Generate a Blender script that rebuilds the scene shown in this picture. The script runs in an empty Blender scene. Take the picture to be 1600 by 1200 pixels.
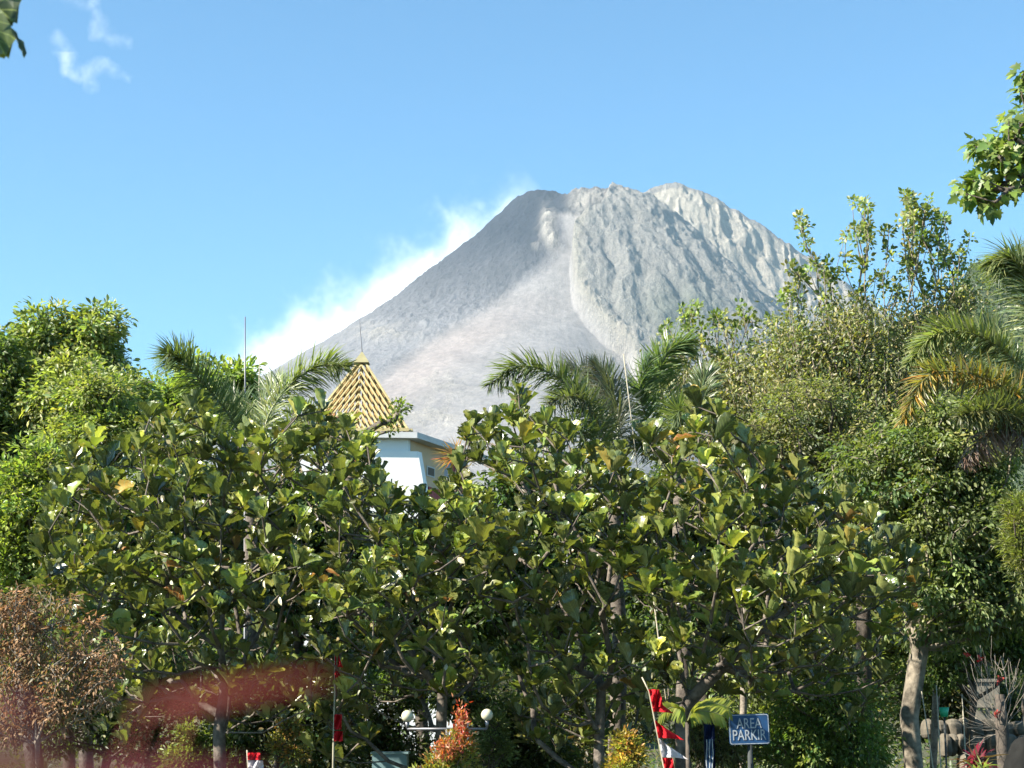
import bpy, math, random
import numpy as np
from mathutils import Vector

C = bpy.context.scene.collection
sc = bpy.context.scene
rng = np.random.default_rng(7)
random.seed(7)

# ------------------------------------------------------------------ camera
FPX = 2800.0
PITCH = math.radians(11.0)
CZ = 2.4
cam_d = bpy.data.cameras.new("camera")
cam = bpy.data.objects.new("camera", cam_d)
C.objects.link(cam)
cam.location = (0, 0, CZ)
cam.rotation_euler = (math.radians(90) + PITCH, 0, 0)
cam_d.sensor_width = 36.0
cam_d.lens = 36.0 * FPX / 1600.0
cam_d.clip_start = 0.05
cam_d.clip_end = 60000
cam_d.dof.use_dof = True
cam_d.dof.focus_distance = 24.0
cam_d.dof.aperture_fstop = 63.0 / 4.6
sc.camera = cam

# ------------------------------------------------------------------ light
SUN = np.array([-0.80, -0.30, 0.64]); SUN /= np.linalg.norm(SUN)
EL = math.asin(SUN[2]); AZ = math.atan2(SUN[0], SUN[1])
w = bpy.data.worlds.new("World"); sc.world = w; w.use_nodes = True
nt = w.node_tree; nt.nodes.clear()
sky = nt.nodes.new("ShaderNodeTexSky"); sky.sky_type = 'NISHITA'
sky.sun_disc = False; sky.sun_elevation = EL; sky.sun_rotation = AZ % (2 * math.pi)
sky.altitude = 1000; sky.air_density = 1.0; sky.dust_density = 0.3; sky.ozone_density = 3.0
bg = nt.nodes.new("ShaderNodeBackground"); bg.inputs[1].default_value = 0.059
wo = nt.nodes.new("ShaderNodeOutputWorld")
tint = nt.nodes.new("ShaderNodeMix"); tint.data_type = 'RGBA'; tint.blend_type = 'MULTIPLY'; tint.inputs[0].default_value = 1
tint.inputs[7].default_value = (.71, 1.12, 1.17, 1)
nt.links.new(sky.outputs[0], tint.inputs[6]); nt.links.new(tint.outputs[2], bg.inputs[0]); nt.links.new(bg.outputs[0], wo.inputs[0])
sd = bpy.data.lights.new("sun", 'SUN'); sd.energy = 5.0; sd.angle = math.radians(0.5); sd.color = (1.0, 0.93, 0.82)
so = bpy.data.objects.new("sun", sd); C.objects.link(so)
so.rotation_euler = Vector(SUN).to_track_quat('Z', 'Y').to_euler()
sc.view_settings.view_transform = 'Standard'; sc.view_settings.look = 'None'
sc.view_settings.gamma = 1.0; sc.view_settings.use_curve_mapping = False
sc.view_settings.exposure = 1.76
sc.cycles.max_bounces = 6; sc.cycles.diffuse_bounces = 1; sc.cycles.transmission_bounces = 4
sc.cycles.glossy_bounces = 2; sc.cycles.volume_bounces = 2; sc.cycles.transparent_max_bounces = 8
sc.cycles.use_denoising = True
sc.cycles.sample_clamp_indirect = 4.0

# ------------------------------------------------------------------ helpers
def P(px, py, Y):
    """world point at horizontal distance Y seen at photo pixel (px, py)"""
    cx = (px - 800) / FPX; cy = (600 - py) / FPX
    d = np.array([cx, math.cos(PITCH) - math.sin(PITCH) * cy, math.sin(PITCH) + math.cos(PITCH) * cy])
    d = d * (Y / d[1])
    return np.array([d[0], d[1], d[2] + CZ])

def proj(V):
    x, y, z = V[..., 0], V[..., 1], V[..., 2] - CZ
    f = y * math.cos(PITCH) + z * math.sin(PITCH)
    u = -y * math.sin(PITCH) + z * math.cos(PITCH)
    return 800 + FPX * x / f, 600 - FPX * u / f

def gz(x, y):
    """ground height"""
    y = np.asarray(y, float)
    a = np.clip(y - 30, 0, None)
    z = 0.085 * a * np.clip(a / 12, 0, 1)
    return np.minimum(z, 0.085 * 3400)

def unit(v):
    return v / np.maximum(np.linalg.norm(v, axis=-1, keepdims=True), 1e-9)

def tag(o, label=None, cat=None, group=None, kind=None):
    if label: o['label'] = label
    if cat: o['category'] = cat
    if group: o['group'] = group
    if kind: o['kind'] = kind
    return o

def empty(name, loc, label, cat, group=None):
    o = bpy.data.objects.new(name, None); C.objects.link(o)
    o.location = tuple(loc); o.empty_display_size = 0.3
    return tag(o, label, cat, group)

def mesh_obj(name, V, faces, mat, parent=None, uv=None, col=None, smooth=True, mats=None, midx=None):
    """V (n,3) world coords; faces: list of int arrays (m,k). Origin moved to the lowest centre or to the parent's."""
    V = np.asarray(V, float)
    if parent is not None:
        org = np.array(parent['_org'])
    else:
        lo = V.min(0); hi = V.max(0); org = np.array([(lo[0] + hi[0]) / 2, (lo[1] + hi[1]) / 2, lo[2]])
    V = V - org
    me = bpy.data.meshes.new(name)
    me.vertices.add(len(V)); me.vertices.foreach_set("co", V.astype(np.float32).ravel())
    if isinstance(faces, np.ndarray): faces = [faces]
    faces = [np.asarray(f, dtype=np.int32) for f in faces if len(f)]
    loops = np.concatenate([f.ravel() for f in faces])
    tot = np.concatenate([np.full(len(f), f.shape[1], np.int32) for f in faces])
    start = np.concatenate([[0], np.cumsum(tot)[:-1]]).astype(np.int32)
    me.loops.add(len(loops)); me.loops.foreach_set("vertex_index", loops)
    me.polygons.add(len(tot)); me.polygons.foreach_set("loop_start", start)
    try: me.polygons.foreach_set("loop_total", tot)
    except Exception: pass
    me.update(calc_edges=True)
    me.polygons.foreach_set("use_smooth", np.full(len(tot), smooth))
    if uv is not None:
        l = me.uv_layers.new(name="uv"); l.data.foreach_set("uv", np.asarray(uv, np.float32)[loops].ravel())
    if col is not None:
        a = me.color_attributes.new("tint", 'FLOAT_COLOR', 'POINT')
        c = np.ones((len(V), 4), np.float32); col = np.asarray(col); c[:, :(col.shape[-1] if col.ndim > 1 else 3)] = col
        a.data.foreach_set("color", c.ravel())
    for m in (mats or [mat]): me.materials.append(m)
    if midx is not None: me.polygons.foreach_set("material_index", np.asarray(midx, np.int32))
    me.update()
    o = bpy.data.objects.new(name, me); C.objects.link(o)
    if parent is not None: o.parent = parent
    else: o.location = tuple(org)
    o['_org'] = [float(a) for a in org]
    return o

def thing(name, loc, label, cat, group=None):
    o = empty(name, loc, label, cat, group); o['_org'] = [float(a) for a in loc]
    return o

class MB:
    """collects simple solids into one mesh"""
    def __init__(s): s.V = []; s.F = {}; s.n = 0
    def add(s, V, F):
        V = np.asarray(V, float)
        for f in F: s.F.setdefault(len(f), []).append([i + s.n for i in f])
        s.V.append(V); s.n += len(V); return s
    def hexa(s, pts):  # 8 points: bottom 4 ccw, top 4 ccw
        return s.add(pts, [(3, 2, 1, 0), (4, 5, 6, 7), (0, 1, 5, 4), (1, 2, 6, 5), (2, 3, 7, 6), (3, 0, 4, 7)])
    def box(s, c, sz, rz=0):
        c = np.array(c, float); hx, hy, hz = np.array(sz) / 2
        ca, sa = math.cos(rz), math.sin(rz)
        p = []
        for z in (-hz, hz):
            for x, y in ((-hx, -hy), (hx, -hy), (hx, hy), (-hx, hy)):
                p.append(c + (x * ca - y * sa, x * sa + y * ca, z))
        return s.hexa(p)
    def bar(s, a, b, w_, h_=None, up=(0, 0, 1)):
        a = np.array(a, float); b = np.array(b, float); h_ = h_ or w_
        d = unit(b - a); up = np.array(up, float)
        if abs(d @ up) > .97: up = np.array([0, 1.0, 0])
        r = unit(np.cross(d, up)); u = np.cross(r, d)
        p = []
        for e in (a, b):
            for x, y in ((-1, -1), (1, -1), (1, 1), (-1, 1)): p.append(e + r * x * w_ / 2 + u * y * h_ / 2)
        return s.hexa(p)
    def tube(s, pts, rad, n=8, cap=True):
        pts = np.array(pts, float); m = len(pts)
        rad = np.broadcast_to(np.asarray(rad, float), (m,))
        V = []; prev = None
        for i in range(m):
            t = unit(pts[min(i + 1, m - 1)] - pts[max(i - 1, 0)])
            ref = np.array([0, 0, 1.0]) if abs(t[2]) < .9 else np.array([1.0, 0, 0])
            r = unit(np.cross(t, ref)) if prev is None else unit(prev - t * (prev @ t))
            prev = r; u = np.cross(t, r)
            for k in range(n):
                a = 2 * math.pi * k / n
                V.append(pts[i] + rad[i] * (math.cos(a) * r + math.sin(a) * u))
        F = [(i * n + k, i * n + (k + 1) % n, (i + 1) * n + (k + 1) % n, (i + 1) * n + k) for i in range(m - 1) for k in range(n)]
        s.add(V, F)
        if cap:
            s.F.setdefault(n, []).append([s.n - n + k for k in range(n)])
            s.F.setdefault(n, []).append([s.n - n * m + k for k in range(n)][::-1])
        return s
    def sphere(s, c, r, n=16, m=10, sx=1, sy=1, sz=1):
        V = []; F = []
        for i in range(m + 1):
            th = math.pi * i / m
            for k in range(n):
                a = 2 * math.pi * k / n
                V.append(np.array(c) + r * np.array([sx * math.sin(th) * math.cos(a), sy * math.sin(th) * math.sin(a), sz * math.cos(th)]))
        for i in range(m):
            for k in range(n): F.append((i * n + k, (i + 1) * n + k, (i + 1) * n + (k + 1) % n, i * n + (k + 1) % n))
        return s.add(V, F)
    def obj(s, name, mat, parent=None, smooth=False):
        return mesh_obj(name, np.concatenate(s.V), [np.array(f) for f in s.F.values()], mat, parent, smooth=smooth)

# ---- numpy noise
_T = {}
def vnoise(x, y, seed=0):
    if seed not in _T:
        T = np.random.default_rng(seed).random((257, 257)); T[256] = T[0]; T[:, 256] = T[:, 0]; _T[seed] = T
    T = _T[seed]
    x = np.asarray(x, float) + seed * 17.3; y = np.asarray(y, float) + seed * 9.1
    xi = np.floor(x).astype(int); yi = np.floor(y).astype(int)
    fx = x - xi; fy = y - yi
    fx = fx * fx * (3 - 2 * fx); fy = fy * fy * (3 - 2 * fy)
    xi %= 256; yi %= 256
    return (T[xi, yi] * (1 - fx) + T[xi + 1, yi] * fx) * (1 - fy) + (T[xi, yi + 1] * (1 - fx) + T[xi + 1, yi + 1] * fx) * fy

def fbm(x, y, oct=5, seed=0, rid=False):
    s = 0; a = 1; t = 0
    for o in range(oct):
        n = vnoise(x * 2 ** o, y * 2 ** o, seed + o) * 2 - 1
        if rid: n = 1 - 2 * np.abs(n)
        s = s + n * a; t += a; a *= .5
    return s / t

# ------------------------------------------------------------------ materials
def N(m, t, **kw):
    n = m.node_tree.nodes.new(t)
    for k, v in kw.items(): setattr(n, k, v)
    return n
def L(m, a, b): m.node_tree.links.new(a, b)
def newmat(name):
    m = bpy.data.materials.new(name); m.use_nodes = True
    return m, m.node_tree.nodes["Principled BSDF"], m.node_tree.nodes["Material Output"]
def math_n(m, op, a, b=None, c=None, clamp=False):
    n = N(m, "ShaderNodeMath", operation=op); n.use_clamp = clamp
    for i, v in enumerate((a, b, c)):
        if v is None: continue
        if isinstance(v, (int, float)): n.inputs[i].default_value = v
        else: L(m, v, n.inputs[i])
    return n.outputs[0]
def mixc(m, fac, a, b, mode='MIX'):
    n = N(m, "ShaderNodeMix", data_type='RGBA', blend_type=mode)
    if isinstance(fac, (int, float)): n.inputs[0].default_value = fac
    else: L(m, fac, n.inputs[0])
    for i, v in ((6, a), (7, b)):
        if isinstance(v, tuple): n.inputs[i].default_value = (*v[:3], 1)
        else: L(m, v, n.inputs[i])
    return n.outputs[2]
def noise_n(m, scale, detail=4, rough=.5, vec=None, dist=0):
    n = N(m, "ShaderNodeTexNoise"); n.inputs['Scale'].default_value = scale
    n.inputs['Detail'].default_value = detail; n.inputs['Roughness'].default_value = rough
    n.inputs['Distortion'].default_value = dist
    if vec is None: vec = N(m, "ShaderNodeNewGeometry").outputs['Position']
    L(m, vec, n.inputs['Vector']); return n.outputs['Fac']
def ramp(m, fac, stops):
    r = N(m, "ShaderNodeValToRGB"); e = r.color_ramp.elements
    while len(e) < len(stops): e.new(0.5)
    for i, (p, c) in enumerate(stops):
        e[i].position = p; e[i].color = (*c[:3], 1) if len(c) >= 3 else (c[0],) * 3 + (1,)
    L(m, fac, r.inputs[0]); return r.outputs[0]
def bump(m, bsdf, h, strength=.4, dist=.05):
    b = N(m, "ShaderNodeBump"); b.inputs['Strength'].default_value = strength; b.inputs['Distance'].default_value = dist
    L(m, h, b.inputs['Height']); L(m, b.outputs[0], bsdf.inputs['Normal'])

def leaf_mat(name, rough=.42, trans=.35, spec=.5, vein=0.0, back=(0.20, 0.24, 0.12), backmix=.35, tcol=(1.7, 1.9, .5)):
    m, b, out = newmat(name)
    at = N(m, "ShaderNodeAttribute", attribute_name="tint")
    col = at.outputs['Color']
    nz = noise_n(m, 9.0, 2)
    col = mixc(m, 1.0, col, ramp(m, nz, [(.3, (.8, .8, .8)), (.7, (1.15, 1.15, 1.15))]), 'MULTIPLY')
    if vein > 0:
        uvn = N(m, "ShaderNodeUVMap", uv_map="uv"); sp = N(m, "ShaderNodeSeparateXYZ"); L(m, uvn.outputs[0], sp.inputs[0])
        u = math_n(m, 'ABSOLUTE', math_n(m, 'SUBTRACT', sp.outputs[0], .5))
        mid = math_n(m, 'LESS_THAN', u, .03)
        s = math_n(m, 'FRACT', math_n(m, 'MULTIPLY', math_n(m, 'SUBTRACT', sp.outputs[1], math_n(m, 'MULTIPLY', u, .55)), 6.5))
        side = math_n(m, 'LESS_THAN', s, .13)
        vv = math_n(m, 'MAXIMUM', mid, side)
        vv = math_n(m, 'MULTIPLY', vv, vein)
        col = mixc(m, vv, col, (0.30, 0.36, 0.10))
        bump(m, b, s, .55, .02)
    geo = N(m, "ShaderNodeNewGeometry")
    bm_ = math_n(m, 'MULTIPLY', geo.outputs['Backfacing'], backmix)
    col = mixc(m, bm_, col, back)
    L(m, col, b.inputs['Base Color']); b.inputs['Roughness'].default_value = rough
    b.inputs['Specular IOR Level'].default_value = spec
    tr = N(m, "ShaderNodeBsdfTranslucent")
    L(m, mixc(m, 1.0, col, tcol, 'MULTIPLY'), tr.inputs[0])
    mx = N(m, "ShaderNodeMixShader"); mx.inputs[0].default_value = trans
    L(m, b.outputs[0], mx.inputs[1]); L(m, tr.outputs[0], mx.inputs[2]); L(m, mx.outputs[0], out.inputs[0])
    return m

def bark_mat(name, c1, c2, scale=14):
    m, b, _ = newmat(name)
    n1 = noise_n(m, scale, 5, .65); n2 = noise_n(m, scale * .25, 3)
    f = math_n(m, 'ADD', math_n(m, 'MULTIPLY', n1, .6), math_n(m, 'MULTIPLY', n2, .4))
    L(m, ramp(m, f, [(.38, c1), (.62, c2)]), b.inputs['Base Color'])
    b.inputs['Roughness'].default_value = .9
    bump(m, b, n1, .8, .02)
    return m

def plain(name, c, rough=.6, metal=0, var=.12, scale=6, spec=.5, bmp=0.0):
    m, b, _ = newmat(name)
    n = noise_n(m, scale, 5, .6)
    lo = tuple(x * (1 - var) for x in c); hi = tuple(min(1, x * (1 + var)) for x in c)
    L(m, ramp(m, n, [(.3, lo), (.7, hi)]), b.inputs['Base Color'])
    b.inputs['Roughness'].default_value = rough; b.inputs['Metallic'].default_value = metal
    b.inputs['Specular IOR Level'].default_value = spec
    if bmp: bump(m, b, n, bmp, .02)
    return m

M = {}
M['fig'] = leaf_mat('fig_leaf', rough=.33, trans=.24, spec=.8, vein=.5, back=(.20, .23, .10), backmix=.3, tcol=(1.5, 1.55, .6))
M['leaf'] = leaf_mat('broad_leaf', rough=.45, trans=.38, spec=.45)
M['palm'] = leaf_mat('palm_leaflet', rough=.38, trans=.3, spec=.5, back=(.2, .24, .15))
M['dry'] = leaf_mat('dry_leaf', rough=.7, trans=.3, spec=.2, back=(.3, .2, .13), tcol=(1.5, 1.2, .8))
M['red'] = leaf_mat('red_leaf', rough=.5, trans=.3, spec=.3, back=(.4, .05, .04), tcol=(1.4, .8, .7))
M['bark_fig'] = bark_mat('bark_grey_brown', (.05, .04, .032), (.17, .14, .11))
M['bark_pale'] = bark_mat('bark_pale_lichen', (.06, .05, .035), (.27, .23, .17), 9)
M['bark_dark'] = bark_mat('bark_dark', (.035, .028, .022), (.1, .08, .06))
M['twig'] = bark_mat('twig_grey', (.11, .09, .07), (.27, .23, .18), 20)

# ------------------------------------------------------------------ vegetation builders
def T_simple():
    v = np.array([(0, 0, 0), (.5, .42, .10), (0, 1, -.05), (-.5, .42, .10)], float)
    uv = np.array([(.5, 0), (1, .42), (.5, 1), (0, .42)]); return v, np.array([(0, 1, 2), (0, 2, 3)]), uv
def T_oval():
    v = np.array([(0, 0, 0), (.42, .28, .08), (.46, .66, .05), (0, 1, -.12), (-.46, .66, .05), (-.42, .28, .08), (0, .5, 0)], float)
    uv = np.stack([v[:, 0] + .5, v[:, 1]], 1)
    return v, np.array([(0, 1, 6), (1, 2, 6), (2, 3, 6), (3, 4, 6), (4, 5, 6), (5, 0, 6)]), uv
def T_fiddle(seed):
    r = np.random.default_rng(seed)
    ys = [0, .1, .26, .42, .58, .74, .88, .96, 1.0]
    ws = [.03, .17, .27, .34, .40, .43, .39, .26, .05]
    cup = .25 + .25 * r.random(); bend = .1 + .35 * r.random()
    v = []
    for i, (y, w_) in enumerate(zip(ys, ws)):
        for k, c in enumerate((-1, -.5, 0, .5, 1)):
            wv = (.05 * math.sin(i * 2.4 + (1 if c < 0 else 2.6) + seed)) * abs(c)
            v.append((c * w_, y * (1 - .12 * bend * y) + .02 * (abs(c) > .7) * math.sin(i * 3 + seed),
                      cup * abs(c) ** 1.4 * w_ * .9 + wv - bend * y * y * .55))
    v = np.array(v)
    uv = np.array([(.5 + .5 * c, y) for y in ys for c in (-1, -.5, 0, .5, 1)])
    f = [(i * 5 + k, i * 5 + k + 1, (i + 1) * 5 + k + 1, (i + 1) * 5 + k) for i in range(len(ys) - 1) for k in range(4)]
    return v, np.array(f), uv
def T_blade(droop=.25):
    ys = [0, .3, .6, .85, 1]; ws = [.6, 1, .85, .5, .05]
    v = []
    for y, w_ in zip(ys, ws):
        for c in (-.5, .5): v.append((c * w_, y, -droop * y * y))
    v = np.array(v, float)
    uv = np.array([(.5 + c, y) for y in ys for c in (-.5, .5)])
    return v, np.array([(2 * i, 2 * i + 1, 2 * i + 3, 2 * i + 2) for i in range(4)]), uv
def T_lobed():
    pts = [(0, 0), (.18, .05), (.5, .0), (.36, .25), (.62, .45), (.3, .5), (.28, .72), (0, 1.05), (-.28, .72), (-.3, .5), (-.62, .45), (-.36, .25), (-.5, 0), (-.18, .05)]
    v = [(x, y, .12 * abs(x) - .15 * y * y) for x, y in pts] + [(0, .4, -.02)]
    v = np.array(v, float); n = len(pts)
    return v, np.array([(i, (i + 1) % n, n) for i in range(n)]), np.stack([v[:, 0] + .5, v[:, 1]], 1)

class Leaves:
    def __init__(s): s.V = []; s.F = {}; s.UV = []; s.Cc = []; s.n = 0
    def add(s, tmpl, pos, d, nrm, length, width, col):
        tv, tf, tuv = tmpl
        pos = np.asarray(pos, float); n = len(pos)
        if n == 0: return
        d = unit(np.asarray(d, float)); nrm = np.asarray(nrm, float)
        nrm = nrm - d * (nrm * d).sum(1, keepdims=True)
        bad = np.linalg.norm(nrm, axis=1) < 1e-3; nrm[bad] = np.cross(d[bad], [1, .3, .2])
        nrm = unit(nrm); sd_ = np.cross(d, nrm)
        length = np.broadcast_to(length, (n,)); width = np.broadcast_to(width, (n,))
        V = pos[:, None] + sd_[:, None] * (tv[None, :, 0:1] * width[:, None, None]) + d[:, None] * (tv[None, :, 1:2] * length[:, None, None]) + nrm[:, None] * (tv[None, :, 2:3] * length[:, None, None])
        k = len(tv)
        F = tf[None] + (np.arange(n) * k)[:, None, None] + s.n
        s.F.setdefault(tf.shape[1], []).append(F.reshape(-1, tf.shape[1]))
        s.V.append(V.reshape(-1, 3)); s.UV.append(np.tile(tuv, (n, 1)))
        col = np.broadcast_to(np.asarray(col, float), (n, 3))
        s.Cc.append(np.repeat(col, k, 0)); s.n += n * k
    def obj(s, name, mat, parent=None):
        return mesh_obj(name, np.concatenate(s.V), [np.concatenate(f) for f in s.F.values()], mat, parent,
                        uv=np.concatenate(s.UV), col=np.concatenate(s.Cc))

def rand_dirs(n, r=rng):
    return unit(r.normal(size=(n, 3)))

def colours(n, base, var=.25, hue=.12, r=rng):
    base = np.atleast_2d(base); b = base[r.integers(0, len(base), n)]
    k = np.exp(r.normal(size=(n, 1)) * var)
    h = r.normal(size=(n, 1)) * hue
    return np.clip(.86 * b * k * np.concatenate([1 + h, np.ones_like(h), 1 - h], 1), .004, .9)

def grow(trunk, tips, r_tip=.006, r_base=.12, bias=.35, seg=.45, sag=.06, r=rng, power=.5):
    """connect tips to a trunk polyline; returns nodes, parent index, radius"""
    nodes = [np.array(p, float) for p in trunk]; par = [-1] + list(range(len(trunk) - 1))
    plen = [0.0]
    for i in range(1, len(trunk)): plen.append(plen[-1] + np.linalg.norm(nodes[i] - nodes[i - 1]))
    A = np.zeros((len(tips) * 14 + 200, 3)); A[:len(nodes)] = nodes
    PL = np.zeros(len(A)); PL[:len(nodes)] = plen; n = len(nodes)
    par = par + [0] * (len(A) - n)
    tips = np.array(tips); order = np.argsort(np.linalg.norm(tips - np.array(trunk[-1]), axis=1))
    tipn = []
    st0 = max(1, len(trunk) // 2)
    for t in order:
        p = tips[t]
        dd = np.linalg.norm(A[st0:n] - p, axis=1)
        low = np.clip(A[st0:n, 2] - p[2] + .05, 0, None)
        j = st0 + int(np.argmin(dd + bias * PL[st0:n] + low * 1.0))
        D = np.linalg.norm(A[j] - p); k = int(min(10, max(1, round(D / seg))))
        a = A[j].copy(); prev = j
        for i in range(1, k + 1):
            if n >= len(A): break
            f = i / k
            q = a * (1 - f) + p * f + np.array([0, 0, -sag * D]) * 4 * f * (1 - f)
            if i < k: q = q + r.normal(size=3) * .05 * seg
            A[n] = q; par[n] = prev; PL[n] = PL[prev] + np.linalg.norm(q - A[prev]); prev = n; n += 1
        tipn.append(prev)
    A = A[:n]; par = np.array(par[:n])
    cnt = np.zeros(n)
    for t in tipn: cnt[t] += 1
    for i in range(n - 1, 0, -1): cnt[par[i]] += cnt[i]
    cnt = np.maximum(cnt, 1); mx = cnt.max()
    R = r_tip + (r_base - r_tip) * ((cnt - 1) / max(1, mx - 1)) ** power
    return A, par, R

def tubes(A, par, R, n=6):
    i = np.arange(len(A)); i = i[par >= 0]; j = par[i]
    a = A[j]; b = A[i]; d = unit(b - a)
    ref = np.where(np.abs(d[:, 2:3]) < .9, np.array([[0, 0, 1.0]]), np.array([[1.0, 0, 0]]))
    r = unit(np.cross(d, ref)); u = np.cross(d, r)
    ra = np.minimum(R[j], R[i] * 1.6)[:, None]; rb = R[i][:, None]
    V = []
    for base, rad in ((a, ra), (b + d * rb * .3, rb)):
        for k in range(n):
            t = 2 * math.pi * k / n
            V.append(base + rad * (math.cos(t) * r + math.sin(t) * u))
    V = np.stack(V, 1); m = len(i)
    F = []
    for k in range(n): F.append(np.stack([np.arange(m) * 2 * n + x for x in (k, (k + 1) % n, n + (k + 1) % n, n + k)], 1))
    return V.reshape(-1, 3), np.concatenate(F)

def blob_points(blobs, Y, n, shell=2.2, depth=1.0, r=rng):
    """sample points in picture-measured ellipsoids that stand at distance Y: (px,py,rx,ry[,dY])"""
    cs = []; rad = []; wt = []
    for b in blobs:
        px, py, rx, ry = b[:4]; dY = b[4] if len(b) > 4 else 0
        s = (Y + dY) / FPX
        cs.append(P(px, py, Y + dY)); rad.append((rx * s, depth * (rx + ry) * .5 * s, ry * s)); wt.append((rx * ry) ** .9)
    wt = np.array(wt); wt /= wt.sum()
    k = r.choice(len(blobs), n, p=wt)
    cs = np.array(cs)[k]; rad = np.array(rad)[k]
    d = rand_dirs(n, r); rr = r.random((n, 1)) ** (1 / shell)
    return cs + d * rad * rr, d

def leafy_tree(name, label, cat, Y, blobs, base, n_clump, n_leaf, leaf, col, group=None, rc=.28, mat='leaf', bark='bark_fig',
               trunk_r=.12, tmpl=None, droop=.3, upn=.8, shell=2.2, depth=1.0, seed=1, wid=.5, r_tip=.006, seg=.5, trunk_h=.4, extra=None, lay=.35):
    r = np.random.default_rng(seed)
    b0 = P(base[0], 1144, Y); z0 = float(gz(0, Y))
    b0 = np.array([b0[0], Y, z0 - .05])
    tips, out = blob_points(blobs, Y, n_clump, shell, depth, r)
    tips[:, 2] = np.maximum(tips[:, 2], z0 + .15)
    top = tips.mean(0); top[2] = z0 + (tips[:, 2].min() - z0) + trunk_h * (tips[:, 2].max() - tips[:, 2].min())
    if len(base) > 1: top[0] = P(base[1], 600, Y)[0]
    K = 5
    trunk = [b0 + (top - b0) * (i / K) + (0 if i in (0, K) else 1) * np.array([r.normal() * .06, r.normal() * .06, 0]) for i in range(K + 1)]
    A, par, R = grow(trunk, tips, r_tip, trunk_r, seg=seg, r=r)
    t = thing(name, b0 + np.array([0, 0, .05]), label, cat, group)
    V, F = tubes(A, par, R)
    mesh_obj('trunk', V, F, M[bark], t)
    lv = Leaves(); tm = tmpl or T_simple()
    # each clump a twig end with leaves round it; clumps flattened into layers
    n = n_clump * n_leaf
    ci = np.repeat(np.arange(n_clump), n_leaf)
    off = rand_dirs(n, r) * (r.random((n, 1)) ** .45) * rc * (0.7 + .6 * r.random((n_clump, 1)))[ci]
    off[:, 2] *= .7
    pos = tips[ci] + off
    d = unit(off) + out[ci] * .5 + r.normal(size=(n, 3)) * .45; d[:, 2] -= droop
    nr = r.normal(size=(n, 3)) * .55 + np.array([0, 0, upn]) + out[ci] * lay
    cl = colours(n_clump, col, .22, .1, r)[ci] * np.exp(r.normal(size=(n, 1)) * .2)
    ln = leaf * (0.7 + .6 * r.random(n))
    lv.add(tm, pos, d, nr, ln, ln * wid, cl)
    if extra: extra(lv, tips, r)
    lv.obj('crown', M[mat], t)
    return t

def catmull(pts, n):
    pts = np.array(pts, float); m = len(pts); out = []
    ext = np.vstack([2 * pts[0] - pts[1], pts, 2 * pts[-1] - pts[-2]])
    for q in np.linspace(0, m - 1 - 1e-6, n):
        i = int(q); f = q - i; p0, p1, p2, p3 = ext[i:i + 4]
        out.append(.5 * (2 * p1 + (p2 - p0) * f + (2 * p0 - 5 * p1 + 4 * p2 - p3) * f * f + (3 * p1 - p0 - 3 * p2 + p3) * f ** 3))
    return np.array(out)

def frond(parent, pts, col, ll=.42, nleaf=230, seed=0, plume=1.0, droop=.35, wid=.03, mat='palm', label=None, sweep=.30):
    r = np.random.default_rng(seed)
    c = catmull(pts, 60)
    mb = MB(); mb.tube(c, np.linspace(.022, .005, 60), 6)
    f = r.random(nleaf) ** .9 * .86 + .14
    f = np.sort(f); idx = f * 59; i0 = np.clip(idx.astype(int), 0, 58); fr = (idx - i0)[:, None]
    pos = c[i0] * (1 - fr) + c[i0 + 1] * fr; tg = unit(c[i0 + 1] - c[i0])
    side = unit(np.cross(tg, np.array([0, 0, 1.0]))); up = np.cross(side, tg)
    ang = (np.where(r.random(nleaf) < .5, 0, math.pi) + r.normal(size=nleaf) * .75 * plume + 0.0)
    rad = np.cos(ang)[:, None] * side + np.sin(ang)[:, None] * up + up * .25
    d = unit(rad) + tg * (sweep + .25 * r.random((nleaf, 1)) + (f[:, None] ** 3) * .8)
    ln = ll * (.65 + .35 * r.random(nleaf)) * np.clip(1.35 - f ** 4 * 1.0, .25, 1) * np.clip(.55 + f * 1.6, 0, 1)
    nr = up + r.normal(size=(nleaf, 3)) * .25
    lv = Leaves(); lv.add(T_blade(droop), pos, d, nr, ln, wid * (.7 + .6 * r.random(nleaf)), colours(nleaf, col, .2, .08, r))
    o = lv.obj('frond', M[mat], parent)
    # rachis joins the same part
    V = np.concatenate(mb.V) - np.array(parent['_org'])
    rach = mb.obj('rachis', M['rachis'], o); 
    if label: o['label'] = label
    return o
M['rachis'] = plain('palm_rachis', (.16, .17, .07), .5)

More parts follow.
